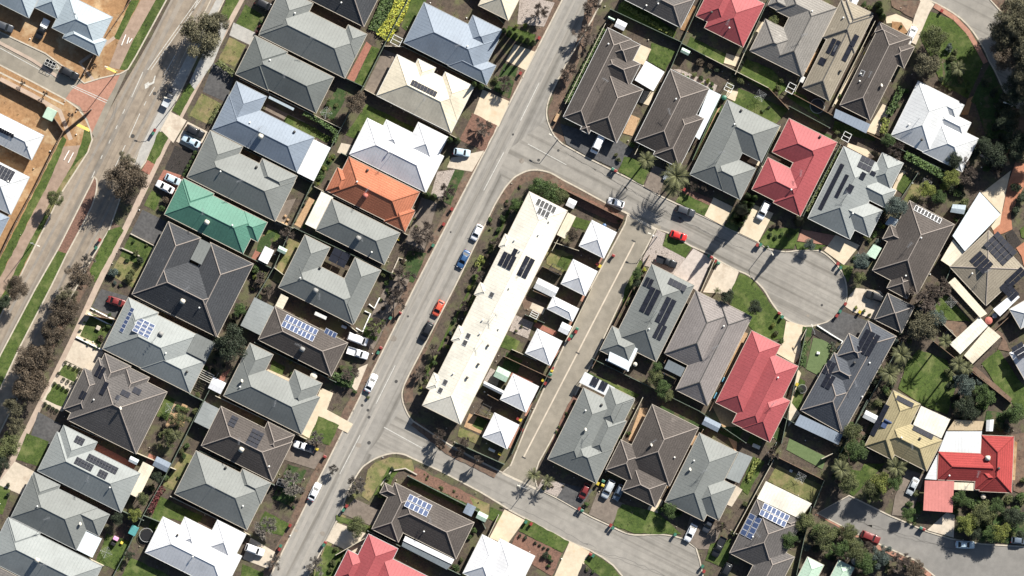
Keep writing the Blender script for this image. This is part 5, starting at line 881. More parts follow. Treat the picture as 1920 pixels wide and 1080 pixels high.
# shrubs
for x, y in ((366,286),(362,295),(358,304),(353,312),(349,320),(345,328)): shrub(x, y, 4.6, 'leaf_green', kind='ball', h=.5)
TOP = [(122,680),(131,685),(140,689),(148,692),(110,700),(119,711),(127,715),(135,719),(102,719),(110,723),(118,727),(126,731),(84,757),(92,762),(99,766),(106,770),(130,745),(125,760),(150,700),(145,712)]
for x, y in TOP: shrub(x, y, 3.6, 'leaf_dark', kind='ball', h=.45)
for x, y, r, lf in ((212,512,12,'leaf_blue'),(243,522,12,'leaf_olive'),(262,488,12,'leaf_dark'),(255,475,9,'leaf_olive'),(310,375,10,'leaf_brown'),(304,390,8,'leaf_green'),(250,452,5,'leaf_green'),(275,460,4,'leaf_olive'),(195,615,4,'leaf_green'),(190,635,9,'leaf_brown'),(185,648,6,'leaf_green'),(203,612,7,'leaf_green'),(228,590,5,'leaf_green'),(205,590,5,'leaf_green'),(178,583,4,'leaf_green'),(158,605,4,'leaf_green'),(150,620,4,'leaf_olive'),(158,638,4,'leaf_green'),(165,645,4,'leaf_olive'),(178,652,4,'leaf_green'),
    (15,910,6,'leaf_dark'),(15,928,6,'leaf_dark'),(600,300,7,'leaf_green'),(608,315,8,'leaf_bright'),(612,290,7,'leaf_green'),(600,332,8,'leaf_green'),(592,345,6,'leaf_olive'),(618,300,6,'leaf_bright'),(480,505,12,'leaf_green'),(493,515,10,'leaf_olive'),(478,520,8,'leaf_bright'),(615,195,6,'leaf_green'),(610,215,6,'leaf_green'),(547,700,5,'leaf_green'),(545,678,6,'leaf_bright'),(370,740,8,'leaf_olive'),(380,760,9,'leaf_green'),(365,770,8,'leaf_olive'),(350,835,9,'leaf_green'),(340,845,8,'leaf_olive'),(385,690,8,'leaf_green'),(310,895,9,'leaf_green'),(285,915,9,'leaf_olive'),(345,855,8,'leaf_green'),
    (745,52,7,'leaf_olive'),(780,450,5,'leaf_green'),(488,5,6,'leaf_green'),(487,50,5,'leaf_red'),(483,60,6,'leaf_red'),(490,40,5,'leaf_green'),(985,48,7,'leaf_bright'),(968,50,6,'leaf_bright'),(990,80,7,'leaf_green'),(940,170,9,'leaf_green'),(930,150,9,'leaf_olive'),(718,512,10,'leaf_olive'),(735,518,9,'leaf_bright'),(725,530,7,'leaf_green'),(640,690,7,'leaf_olive'),(665,735,6,'leaf_green'),(690,745,5,'leaf_olive'),
    (905,490,6,'leaf_bright'),(888,520,7,'leaf_green'),(880,540,7,'leaf_bright'),(852,600,7,'leaf_green'),(845,625,6,'leaf_blue'),(838,650,6,'leaf_bright'),(815,680,7,'leaf_green'),(800,705,7,'leaf_green'),(790,728,5,'leaf_bright'),(800,690,7,'leaf_olive'),(935,430,8,'leaf_green'),(942,410,9,'leaf_green'),(925,450,7,'leaf_olive'),(1208,505,6,'leaf_yellow'),(1185,545,7,'leaf_green'),(970,395,9,'leaf_olive'),
    (1160,300,7,'leaf_olive'),(1155,290,6,'leaf_palm'),(1185,272,9,'leaf_green'),(1200,280,8,'leaf_olive'),(1445,440,6,'leaf_green'),(1455,445,6,'leaf_green'),(1466,440,6,'leaf_green'),(1478,442,6,'leaf_olive'),(1450,425,7,'leaf_brown'),(1462,420,8,'leaf_brown'),(1485,435,7,'leaf_green'),(1438,462,5,'leaf_green'),(1540,466,4,'leaf_green'),(1648,420,11,'leaf_olive'),(1655,425,7,'leaf_yellow'),(1640,440,9,'leaf_green'),(1630,450,8,'leaf_olive'),(1660,395,9,'leaf_green'),(1790,395,8,'leaf_bright'),(1792,412,7,'leaf_green'),
    (1290,148,8,'leaf_green'),(1302,140,7,'leaf_olive'),(1315,146,7,'leaf_green'),(1328,152,7,'leaf_bright'),(1335,157,6,'leaf_green'),(1280,142,6,'leaf_bright'),(1312,115,11,'leaf_brown'),(1330,122,9,'leaf_brown'),(1345,130,8,'leaf_dark'),(1390,150,11,'leaf_olive'),(1396,105,7,'leaf_dark'),(1392,115,7,'leaf_dark'),(1388,125,7,'leaf_dark'),(1382,135,7,'leaf_dark'),(1376,143,7,'leaf_dark'),(1465,150,8,'leaf_olive'),(1460,165,9,'leaf_olive'),(1455,175,7,'leaf_brown'),(1570,247,8,'leaf_olive'),(1575,180,5,'leaf_green'),
    (1620,8,8,'leaf_green'),(1630,15,8,'leaf_olive'),(1622,25,7,'leaf_bright'),(1690,50,5,'leaf_green'),(1785,110,10,'leaf_olive'),(1800,150,9,'leaf_palm'),(1790,118,9,'leaf_green'),(1780,90,12,'leaf_blue'),(1815,170,8,'leaf_green'),(1765,150,8,'leaf_dark'),(1655,225,7,'leaf_bright'),(1700,170,8,'leaf_green'),(1680,200,9,'leaf_green'),(1795,360,11,'leaf_green'),(1802,350,10,'leaf_dark'),(1770,350,12,'leaf_bright'),(1790,310,12,'leaf_dark'),(1855,310,9,'leaf_dark'),
    (1465,640,8,'leaf_green'),(1455,625,8,'leaf_olive'),(1450,610,7,'leaf_bright'),(1605,577,5,'leaf_bright'),(1620,583,5,'leaf_green'),(1630,590,5,'leaf_olive'),(1500,730,9,'leaf_dark'),(1705,640,9,'leaf_olive'),(1650,690,10,'leaf_olive'),(1640,715,12,'leaf_dark'),(1660,730,10,'leaf_green'),(1775,635,9,'leaf_olive'),(1770,615,7,'leaf_brown'),(1880,780,12,'leaf_green'),(1885,800,12,'leaf_dark'),(1860,800,10,'leaf_dark'),(1800,790,9,'leaf_dark'),(1790,745,14,'leaf_dark'),(1825,750,14,'leaf_dark'),(1835,715,12,'leaf_blue'),(1795,710,12,'leaf_blue'),
    (1705,945,10,'leaf_green'),(1712,960,9,'leaf_green'),(1718,925,9,'leaf_olive'),(1705,978,6,'leaf_olive'),(1715,983,6,'leaf_olive'),(1790,960,9,'leaf_green'),(1820,945,13,'leaf_green'),(1855,985,12,'leaf_dark'),(1890,935,12,'leaf_olive'),(1885,960,12,'leaf_dark'),(1912,930,12,'leaf_green'),(1920,900,10,'leaf_olive'),(1843,928,5,'leaf_yellow'),(1835,940,10,'leaf_green'),(1570,1000,14,'leaf_olive'),(1530,990,12,'leaf_green'),(1590,1015,14,'leaf_olive'),(1615,1030,14,'leaf_green'),(1560,1045,10,'leaf_dark'),(1640,1060,12,'leaf_olive'),(1670,1070,12,'leaf_brown'),(1500,1000,12,'leaf_dark'),(1660,1050,14,'leaf_green'),(1530,1030,12,'leaf_dark'),
    (1238,955,8,'leaf_green'),(1272,965,9,'leaf_green'),(1100,945,7,'leaf_green'),(1030,912,5,'leaf_brown'),(1020,915,6,'leaf_olive'),(1160,820,5,'leaf_green'),(1172,812,5,'leaf_green'),(1062,775,4,'leaf_green'),(1398,945,7,'leaf_olive'),(1375,1000,7,'leaf_olive'),(1355,985,7,'leaf_olive'),(1180,812,6,'leaf_green'),
    (728,895,9,'leaf_green'),(722,912,8,'leaf_bright'),(712,928,8,'leaf_bright'),(735,880,6,'leaf_dark'),(768,908,6,'leaf_olive'),(695,990,7,'leaf_bright'),(630,1030,7,'leaf_olive'),(640,1035,7,'leaf_olive'),(625,1055,8,'leaf_olive'),(620,1070,7,'leaf_olive'),(645,1045,6,'leaf_green'),(888,995,8,'leaf_green'),(880,1008,7,'leaf_green'),(855,1065,11,'leaf_green'),(865,1050,6,'leaf_olive'),(900,975,6,'leaf_dark'),
    (975,1005,5,'leaf_dark'),(985,1008,5,'leaf_dark'),(1004,1018,4,'leaf_dark'),(1012,1023,4,'leaf_dark'),(1020,1027,4,'leaf_dark'),(1028,1030,4,'leaf_dark'),(1022,1040,9,'leaf_dark'),(1034,1052,5,'leaf_dark'),(1028,1062,5,'leaf_green'),(1100,1068,5,'leaf_olive'),(1112,1072,5,'leaf_green'),(1030,1045,7,'leaf_green'),
    (1905,350,14,'leaf_dark'),(1915,370,16,'leaf_dark'),(1905,395,12,'leaf_dark'),(962,660,6,'leaf_dark'),(955,675,6,'leaf_green'),(968,620,4,'leaf_olive'),(978,612,4,'leaf_olive'),(1078,430,6,'leaf_green'),(1160,415,4,'leaf_olive')): shrub(x, y, r, lf)
# ------------------------------------------------------------ vehicles
mat('car_glass', (.012,.015,.018), None, 1, rough=.35, spec=.3); mat('tyre', (.02,.02,.02), None, 5, rough=.9); mat('car_trim', (.03,.03,.03), None, 4, rough=.6); mat('rim', (.35,.36,.37), None, 5, rough=.35, metal=.7)
mat('lamp_clear', (.6,.62,.64), None, 5, rough=.15); mat('lamp_red', (.35,.02,.015), None, 5, rough=.2)
PAINT = {'white':(.72,.73,.74),'silver':(.42,.45,.47),'paleblue':(.42,.53,.60),'red':(.50,.025,.022),'darkred':(.16,.024,.024),'blue':(.035,.09,.20),'black':(.014,.015,.018),'dark':(.04,.045,.055),'bluegrey':(.10,.13,.17),'orange':(.55,.09,.05),'greysilver':(.28,.29,.30)}
for k, c in PAINT.items():
    m = mat('paint_'+k, c, tuple(x*.97 for x in c), 1, rough=.4, coat=.15)
def loft(bm, secs, matf=None, cap=True):
    rings = [[bm.verts.new(p) for p in s] for s in secs]; n = len(secs[0]); fs = []
    for i in range(len(rings)-1):
        for k in range(n): fs.append(bm.faces.new((rings[i][k], rings[i+1][k], rings[i+1][(k+1) % n], rings[i][(k+1) % n])))
    if cap: bm.faces.new(rings[0]); bm.faces.new(rings[-1][::-1])
    bmesh.ops.recalc_face_normals(bm, faces=bm.faces)
def body_mesh(L, W_, prof, hw, zb=.28):
    """prof: list of (x, z_top, half width) front to back."""
    bm = bmesh.new(); secs = []
    for x, zt, w_ in prof:
        secs.append([(x, -w_*.96, zb), (x, -w_, zb+.18), (x, -w_, zt-.16), (x, -w_*.93, zt-.04), (x, -w_*.7, zt), (x, w_*.7, zt), (x, w_*.93, zt-.04), (x, w_, zt-.16), (x, w_, zb+.18), (x, w_*.96, zb)])
    loft(bm, secs); return frombm(bm, 'body', True)
def cabin_mesh(x0, x1, x2, x3, zb, zt, wb, wt):
    """Glasshouse: x0 windscreen foot, x1 roof front, x2 roof back, x3 rear glass foot."""
    bm = bmesh.new(); f = lambda x, z, w_: [(x, -w_, zb-.05), (x, -w_, z), (x, w_, z), (x, w_, zb-.05)]
    loft(bm, [f(x0, zb, wb), f(x1, zt, wt), f(x2, zt, wt), f(x3, zb, wb)]); g = frombm(bm, 'glasshouse')
    bm = bmesh.new(); secs = []
    for x, z, w_ in ((x1+.05, zt+.01, wt-.03), (x1-.1, zt+.04, wt), ((x1+x2)/2, zt+.07, wt+.01), (x2+.1, zt+.04, wt), (x2-.05, zt+.01, wt-.03)): secs.append([(x, -w_, z-.05), (x, -w_*.8, z), (x, w_*.8, z), (x, w_, z-.05)])
    loft(bm, secs); r = frombm(bm, 'roof', True)
    bm = bmesh.new()
    for s in (-1, 1):
        cyl_bm(bm, (x0, s*wb, zb), (x1, s*wt, zt+.02), .05, .05, 4); cyl_bm(bm, (x3, s*wb, zb), (x2, s*wt, zt+.02), .06, .06, 4); cyl_bm(bm, ((x1+x2)/2, s*(wb+.01), zb), ((x1+x2)/2, s*(wt+.01), zt), .035, .035, 4)
    return g, r, frombm(bm, 'pillars')
wheel = bmesh.new(); cyl_bm(wheel, (0,-.11,0), (0,.11,0), .32, .32, 16); wheel = frombm(wheel, 'wheel'); wheel.materials.append(M('tyre'))
rim = bmesh.new(); cyl_bm(rim, (0,-.12,0), (0,.12,0), .2, .2, 10); rim = frombm(rim, 'rim'); rim.materials.append(M('rim'))
def smallbox(n, sx, sy, sz, m): b = bmesh.new(); box_bm(b, 0, 0, 0, sx, sy, sz); bmesh.ops.bevel(b, geom=b.edges[:], offset=min(sx, sy, sz)*.3, segments=1, affect='EDGES'); me = frombm(b, n); me.materials.append(M(m)); return me
hl = smallbox('headlight', .16, .36, .14, 'lamp_clear'); tl = smallbox('taillight', .1, .3, .16, 'lamp_red'); mir = smallbox('mirror', .14, .2, .13, 'car_trim')
SEDAN = [(2.28,.52,.60),(2.22,.66,.74),(1.95,.76,.84),(1.4,.86,.88),(.9,.92,.89),(0,.95,.90),(-1.2,.96,.89),(-1.8,.94,.86),(-2.15,.86,.80),(-2.28,.62,.68)]
HATCH = [(2.0,.55,.60),(1.92,.72,.74),(1.6,.84,.82),(1.0,.92,.85),(0,.96,.86),(-1.2,.98,.86),(-1.7,.98,.83),(-1.95,.9,.78),(-2.0,.6,.68)]
SUV = [(2.3,.65,.68),(2.25,.88,.80),(1.9,1.0,.88),(1.1,1.08,.92),(0,1.12,.93),(-1.4,1.14,.93),(-2.1,1.12,.90),(-2.3,1.0,.84),(-2.35,.6,.8)]
UTE = [(2.55,.62,.68),(2.48,.86,.80),(2.1,1.0,.87),(1.3,1.06,.90),(0,1.08,.91),(-.5,1.08,.91)]
VAN = [(2.4,.7,.78),(2.35,1.0,.88),(2.0,1.1,.92),(1.5,1.2,.94),(0,1.25,.95),(-2.3,1.25,.95),(-2.45,1.1,.93),(-2.45,.5,.9)]
CARS = {}
def cartype(k, prof, cab, Lf, Lr, half):
    g, r, p = cabin_mesh(*cab); CARS[k] = dict(body=body_mesh(0, 0, prof, 0), g=g, r=r, p=p, wf=Lf, wr=Lr, hw=half, front=prof[0][0], rear=prof[-1][0], cab=cab)
cartype('sedan', SEDAN, (1.05, .35, -.95, -1.65, .92, 1.38, .76, .58), 1.4, -1.35, .80)
cartype('hatch', HATCH, (.95, .35, -1.2, -1.75, .93, 1.42, .74, .60), 1.25, -1.25, .76)
cartype('suv', SUV, (1.0, .45, -1.75, -2.15, 1.1, 1.66, .82, .68), 1.4, -1.4, .84)
cartype('ute', UTE, (1.15, .6, -.25, -.5, 1.05, 1.6, .80, .64), 1.6, -1.5, .83)
cartype('van', VAN, (1.75, 1.2, -2.2, -2.4, 1.2, 1.95, .86, .80), 1.5, -1.5, .86)
tray = bmesh.new()
for a in ((0,0,.82,2.0,1.66,.06),(0,-.84,1.0,2.0,.05,.34),(0,.84,1.0,2.0,.05,.34),(-1.0,0,1.0,.05,1.7,.34),(1.0,0,1.0,.05,1.7,.34)): box_bm(tray, *a)
tray = frombm(tray, 'tray')
def car(t, x, y, head, paint, label, z=None, extra=None, s=1.0, cover=None):
    """head: heading of the bonnet in the photograph, degrees clockwise from right."""
    c = CARS[t]; z = KZ if z is None else z; p = W(x, y); root = empty('car' if t not in ('ute','van') else ('utility_vehicle' if t == 'ute' else 'van'), (p.x, p.y, z), -math.radians(head)); root.scale = (s, s, s)
    props(root, label, {'ute':'ute','van':'van'}.get(t, 'car'))
    def pm(n, me):
        o = link(n, me, None, root)
        if not me.materials: me.materials.append(M('paint_white'))
        o.material_slots[0].link = 'OBJECT'; o.material_slots[0].material = M('paint_'+paint); return o
    pm('body', c['body']); link('windows', c['g'], 'car_glass', root); pm('roof_panel', c['r']); pm('roof_pillars', c['p'])
    for wx in (c['wf'], c['wr']):
        for sy in (-1, 1): w_ = link('wheel', wheel, None, root, loc=(wx, sy*c['hw'], .32)); link('rim', rim, None, w_)
    for sy in (-1, 1):
        link('headlight', hl, None, root, loc=(c['front']-.1, sy*.56, .62)); link('mirror', mir, None, root, loc=(c['cab'][0]-.25, sy*(c['hw']+.2), c['cab'][4]+.05))
        link('taillight', tl, None, root, loc=(c['rear']+.02 if t != 'ute' else -2.52, sy*.6, .8))
    if t == 'ute': pmo = pm('tray', tray); pmo.location = (-1.53, 0, 0); pmo.material_slots[0].material = M('paint_'+(extra or paint))
    if cover: 
        b = smallbox('tray_cover', 1.95, 1.6, .12, cover); link('tray_cover', b, None, root, loc=(-1.53, 0, 1.18))
    return root
vD = 116.6; vU = vD-180
C = [('ute',318,182,vU,'dark','dark utility with silver tray parked in the bay by the arterial',0,'silver'),('suv',131,138,26,'black','black four wheel drive parked at the estate corner, towing position',0),('suv',366,247,26,'black','black four wheel drive beside the pale blue car by the arterial'),('sedan',359,265,207,'paleblue','pale blue car on the mulch beside the black four wheel drive'),
 ('hatch',325,337,24,'paleblue','silver blue hatchback on the brick driveway above the white sedan'),('sedan',310,351,207,'white','white sedan on the brick driveway beside the green roof'),('sedan',220,566,18,'darkred','dark red car on the dark driveway by the arterial'),('suv',497,10,26,'black','black car in a driveway at the top beside the red shrubs'),
 ('hatch',866,286,8,'paleblue','pale blue car in the driveway shade under the cypress'),('hatch',894,436,vD,'white','white hatchback parked on the street above the blue car'),('sedan',869,486,vD,'blue','blue sedan parked on the street',),('hatch',822,578,vD,'orange','orange red car parked on the street above the black one'),('suv',800,621,vD,'black','black car parked on the street beside the units'),
 ('sedan',696,718,vU,'white','white sedan parked on the left side of the street by the hedge'),('ute',671,662,18,'white','white utility in the driveway below the white van'),('van',671,636,20,'white','white van in the driveway right of the brown solar house'),('ute',570,837,198,'white','white utility on the driveway of the dormered brown house',KZ,'dark'),('sedan',590,922,vU,'white','white sedan parked on the lower left side of the street',0),
 ('suv',478,1031,20,'white','white car on a driveway by the white roof at the bottom'),('van',1121,270,vD,'white','white van on the dark driveway of the corner house'),('sedan',1256,322,vD,'silver','silver white sedan beside the big shaggy palm'),('hatch',1155,380,198,'white','white hatchback parked on the side street near the palm shadow',0),('suv',1285,396,18,'dark','dark grey car parked on the side street by the lawn',0),
 ('hatch',1272,442,18,'red','bright red hatchback parked on the side street',0),('ute',1249,491,20,'black','black utility on the gravel yard right of the lane'),('suv',1431,395,vD,'white','white car on the cream driveway left of the tall conifer shadow'),('sedan',1707,67,vD,'white','white sedan in the driveway by the cream path at the top right'),('hatch',1600,5,vD,'white','white car cut by the top edge beside the tan house'),
 ('suv',1640,556,198,'black','black car on the court head driveway'),('hatch',1096,921,vD,'darkred','dark red car in shade below the lane foot house'),('suv',1140,917,vD,'silver','silver blue car nearest the bins below the brown house'),('hatch',1160,923,vD,'bluegrey','slim blue grey car beside the silver blue one'),('suv',1311,968,vD,'black','black car in deep shade above the white sedan'),('ute',1330,980,vD,'dark','dark utility right of the black car in shade'),
 ('sedan',1295,998,vD,'white','white sedan on the driveway at the lower court bulb'),('ute',1348,1025,vD,'black','black utility on the grass beside the brown tiled roof'),('suv',1360,1072,vD,'black','black car cut by the bottom edge'),('sedan',1711,911,vD,'silver','silver sedan in the driveway left of the pink carport'),('suv',1632,1007,22,'darkred','dark red car parked on the lower court road',0),
 ('sedan',1809,1021,2,'paleblue','pale blue white car parked under the bright trees',0),('hatch',1911,1013,5,'bluegrey','blue grey car cut by the right edge under trees',0),('ute',80,55,vD,'black','black utility with white load behind the estate house',KZ,'white'),('suv',8,50,20,'dark','dark car in shade at the left edge of the estate')]
for c in C:
    ext = c[7] if len(c) > 7 else None; z = c[6] if len(c) > 6 else None
    if z is None:
        z = .02 if any(abs(c[1]-a) < 8 and abs(c[2]-b) < 8 for a, b in ((894,436),(869,486),(822,578),(800,621),(696,718))) else KZ+.09
    elif z == 0: z = .02
    car(c[0], c[1], c[2], c[3], c[4], c[5], z, ext)
# box trailers
tw = link
def trailer(x, y, head, z, label, m='galv'):
    p = W(x, y); root = empty('trailer', (p.x, p.y, z), -math.radians(head)); props(root, label, 'trailer')
    b = bmesh.new()
    for a in ((0,0,.5,2.6,1.5,.06),(0,-.75,.7,2.6,.05,.4),(0,.75,.7,2.6,.05,.4),(1.3,0,.7,.05,1.5,.4),(-1.3,0,.7,.05,1.5,.4)): box_bm(b, *a)
    link('tray', frombm(b, 'tray'), 'car_trim', root); b = bmesh.new()
    for xx in (-1.25, -.4, .4, 1.25): cyl_bm(b, (xx,-.75,.9), (xx,-.75,1.5), .03, .03, 4); cyl_bm(b, (xx,.75,.9), (xx,.75,1.5), .03, .03, 4); cyl_bm(b, (xx,-.75,1.5), (xx,.75,1.5), .04, .04, 4)
    for yy in (-.75, 0, .75): cyl_bm(b, (-1.25,yy,1.5), (1.25,yy,1.5), .04, .04, 4)
    link('rack', frombm(b, 'rack'), m, root); b = bmesh.new(); cyl_bm(b, (1.3,-.6,.45), (2.3,0,.45), .04, .04, 4); cyl_bm(b, (1.3,.6,.45), (2.3,0,.45), .04, .04, 4); link('drawbar', frombm(b, 'drawbar'), m, root)
    for s in (-1, 1): w_ = link('wheel', wheel, None, root, loc=(0, s*.9, .32)); link('rim', rim, None, w_)
trailer(95,120,26,.02,'black box trailer with pale rack behind the black four wheel drive','white_paint'); trailer(530,906,20,KZ+.03,'silver framed trailer under the bare grey tree','galv')
# ------------------------------------------------------------ wheelie bins
binb = bmesh.new(); r1 = [(-.24,-.26,.06),(.24,-.26,.06),(.24,.26,.06),(-.24,.26,.06)]; r2 = [(-.29,-.33,1.0),(.29,-.33,1.0),(.29,.33,1.0),(-.29,.33,1.0)]; loft(binb, [r1, r2]); cyl_bm(binb, (-.25,-.3,.1), (.25,-.3,.1), .1, .1, 8); binb = frombm(binb, 'body'); binb.materials.append(M('black_plastic'))
lid = bmesh.new(); loft(lid, [[(-.33,-.42,1.0),(-.33,.36,1.0),(-.33,.36,1.04),(-.33,-.42,1.06)], [(-.2,-.42,1.0),(-.2,.36,1.0),(-.2,.34,1.1),(-.2,-.4,1.12)], [(.2,-.42,1.0),(.2,.36,1.0),(.2,.34,1.1),(.2,-.4,1.12)], [(.33,-.42,1.0),(.33,.36,1.0),(.33,.36,1.04),(.33,-.42,1.06)]]); lid = frombm(lid, 'lid'); lid.materials.append(M('black_plastic'))
mat('lid_red', (.22,.03,.025), None, 5, rough=.5); mat('lid_green', (.035,.14,.09), None, 5, rough=.5); mat('lid_yellow', (.48,.37,.04), None, 5, rough=.5)
BINS = dict(red=[(1011,71),(976,137),(847,392),(832,420),(1154,320),(1150,479),(1120,495),(1334,482),(1341,489),(1420,459),(1571,494),(1461,587),(1585,570),(1569,592),(750,587),(714,652),(609,856),(650,949),(610,1017),(544,985),(524,1030),(1086,954),(1145,985),(996,982),(1107,1039),(1320,1071),(1080,622),(1067,636),(1036,690),(1022,719),(971,785),(979,806),(1732,992),(187,450),(290,244),(1766,20),(1283,355)],
 green=[(812,460),(1149,317),(1347,493),(1329,480),(1426,459),(1576,502),(1467,594),(1575,584),(732,596),(709,661),(644,956),(607,1022),(526,1024),(1091,957),(1149,990),(1131,902),(986,979),(1112,1042),(1266,1002),(1317,1062),(1082,616),(1071,630),(1032,702),(1727,990),(180,465),(287,250)],
 yellow=[(747,447),(1125,499),(1612,585),(1494,721),(594,842),(937,851),(1121,907),(1130,910),(1034,695),(1018,713),(1005,601),(976,787),(870,1077),(1622,444),(1622,100)])
for k, L in BINS.items():
    for x, y in L:
        p = W(x, y, 1); root = empty('wheelie_bin', (p.x, p.y, KZ+.06), rnd.choice((-ANG, -ANG+math.pi, math.pi/2-ANG))); root.scale = (1, 1, 1)
        link('body', binb, None, root); o = link('lid', lid, None, root); o.material_slots[0].link = 'OBJECT'; o.material_slots[0].material = M('lid_'+k)
        auto(root, k+' lidded wheelie bin', p.x, p.y, 'bin', 'wheelie bins on the kerb')
# ------------------------------------------------------------ street lamps and poles
def lamp(x, y, h, head, label, arm=1.8):
    p = W(x, y); root = empty('street_lamp', (p.x, p.y, KZ), -math.radians(head)); props(root, label, 'street lamp', 'street lamps')
    b = bmesh.new(); cyl_bm(b, (0,0,0), (0,0,h), .11, .07, 8); link('pole', frombm(b, 'pole'), 'galv', root)
    b = bmesh.new(); cyl_bm(b, (0,0,h-.1), (arm*.6,0,h+.3), .05, .045, 6); cyl_bm(b, (arm*.6,0,h+.3), (arm,0,h+.32), .045, .04, 6); link('arm', frombm(b, 'arm'), 'galv', root)
    b = bmesh.new(); box_bm(b, arm+.3, 0, h+.3, .75, .3, .14); bmesh.ops.bevel(b, geom=b.edges[:], offset=.04, segments=1, affect='EDGES'); link('lamp_head', frombm(b, 'lamp_head'), 'cooler', root)
lamp(220,134,7.8,200,'tall street lamp at the pink paved threshold'); lamp(331,190,7.8,195,'tall street lamp by the parking bay on the arterial'); lamp(62,456,7.5,20,'tall lamp pole on the reserve verge'); lamp(1046,262,4.6,210,'street lamp at the side street corner'); lamp(988,915,4.2,200,'street lamp at the foot of the lane')
lamp(1232,444,5.2,200,'street lamp beside the pink driveway at the lane top'); lamp(1438,462,4.6,60,'street lamp beside the bins on the court kerb'); lamp(1526,626,4.4,250,'street lamp beside the cream court driveway'); lamp(152,118,5,30,'street lamp behind the yellow paving at the estate corner') if 0 else None; lamp(1895,200,6,200,'white street lamp in the great tree shadow')
# ------------------------------------------------------------ yard things
tr = bmesh.new(); n = 20
for i in range(n):
    a, b_ = 2*math.pi*i/n, 2*math.pi*(i+1)/n; cyl_bm(tr, (math.cos(a)*1.7, math.sin(a)*1.7, .8), (math.cos(b_)*1.7, math.sin(b_)*1.7, .8), .07, .07, 5)
tr = frombm(tr, 'frame'); mt = bmesh.new(); bmesh.ops.create_cone(mt, cap_ends=True, segments=20, radius1=1.45, radius2=1.45, depth=.03); mt = frombm(mt, 'mat')
for x, y, s, lb in ((1532,199,1.0,'round trampoline behind the narrow tan tiled house'),(275,1003,.95,'round trampoline by the fence above the white roof'),(1504,729,.6,'small round trampoline beside the slate tiled house'),(1780,625,.5,'small dark round trampoline above the tan sheds')):
    p = W(x, y); root = empty('trampoline', (p.x, p.y, KZ+.05)); root.scale = (s, s, s); props(root, lb, 'trampoline'); link('frame', tr, 'bluegrey' if 0 else 'galv', root); link('mat', mt, 'black_plastic', root, loc=(0,0,.8))
    for i in range(6): a = i*math.pi/3; link('leg', postme, 'galv', root, loc=(1.7*math.cos(a), 1.7*math.sin(a), 0), scale=(.7,.7,.8))
tank = bmesh.new(); cyl_bm(tank, (0,0,0), (0,0,1.9), 1, 1, 20); cyl_bm(tank, (0,0,1.9), (0,0,2.15), 1, .3, 20); tank = frombm(tank, 'rainwater_tank')
for x, y, r, m, lb in ((588,705,.85,'cooler','cream round rainwater tank below the brown solar house'),(1358,183,.6,'lid_green','small green rainwater tank by the grey roof corner'),(1191,683,.5,'cooler','cream round tank below the dark solar arrays'),(1604,1052,1.0,'cooler_grey','grey round tank beside the pale green roof'),(1865,592,.6,'galv','round tank between the tan sheds'),(1183,115,.4,'iron','dark round tank by the cream patio'),(1844,931,.6,'gutter_cream','pale round tank below the red roof'),(1854,601,.9,'cooler_red','pinkish round tank by the white shed'),(1133,423,.5,'paint_blue','blue tub beside the top lane garage')):
    p = W(x, y, 2); o = link('rainwater_tank', tank.copy(), m, loc=(p.x, p.y, KZ), scale=(r, r, .9)); props(o, lb, 'water tank')
# low white border walls, edging
for i, (pts, lb, m) in enumerate(((orect(165,588,215,600),'white border wall round the ornamental lawn','white_paint'), ([(143,632),(192,656)],'white kerb wall below the ornamental lawn','white_paint'), ([(245,438),(290,461),(258,535)],'yellow edging wall round the fenced lawns','gutter_cream'),([(228,465),(262,480)],'yellow edging between the fenced lawns','gutter_cream'),
  ([(692,570),(702,578),(712,558)],'white corner wall above the white van, upper one','white_paint'),([(684,583),(695,588),(680,622),(668,615)],'white low wall round the bed above the white van','white_paint'),([(735,512),(748,483),(762,488)],'cream corner wall beside the raised panel house','gutter_cream'),([(714,910),(735,882),(760,878),(782,890)],'curved pale edging of the corner lawn','gutter_cream'),([(1532,610),(1560,628),(1580,640),(1570,655)],'white picket fence beside the dark driveway','white_paint'))):
    c = W(*pts[0]); o = ribbon_mesh('garden_wall', list(pts), 2.2, KZ, KZ+.45, m, closed=False); props(o, lb, 'garden wall')
# pallets, tables, pergola frames
def frame(x, y, su, sv, lb, m='white_paint', n=3):
    u, v = uvec(ANG); p = W(x, y); root = empty('pergola', (p.x, p.y, KZ), -ANG); props(root, lb, 'pergola'); a, b_ = su*S/2, sv*S/2
    for s in (-1, 1):
        for t in (-1, 1): link('post', postme, m, root, loc=(s*a, t*b_, 0), scale=(1, 1, 2.2))
    for i in range(n):
        b = bmesh.new(); yy = -b_+2*b_*i/(n-1); box_bm(b, 0, 0, 0, 2*a+.1, .1, .12); link('beam', frombm(b, 'beam'), m, root, loc=(0, yy, 2.2))
    for s in (-1, 1): b = bmesh.new(); box_bm(b, 0, 0, 0, .1, 2*b_, .12); link('beam', frombm(b, 'beam'), m, root, loc=(s*a, 0, 2.08))
frame(744,77,18,16,'white framed pergola by the cream paving at the back fence'); frame(1366,165,14,14,'white framed pergola by the green tank'); frame(1482,166,14,18,'white framed pergola behind the taupe tiled house'); frame(1586,257,14,16,'white framed pergola behind the red roof'); frame(1042,505,20,14,'dark framed pergola left of the second garage','iron'); frame(387,705,26,16,'pale framed pergola beside the big dark tree','cooler',5); frame(910,767,16,16,'dark framed pergola by the lowest garages','iron'); frame(1002,590,14,12,'white slatted table frame behind the units','white_paint',4)
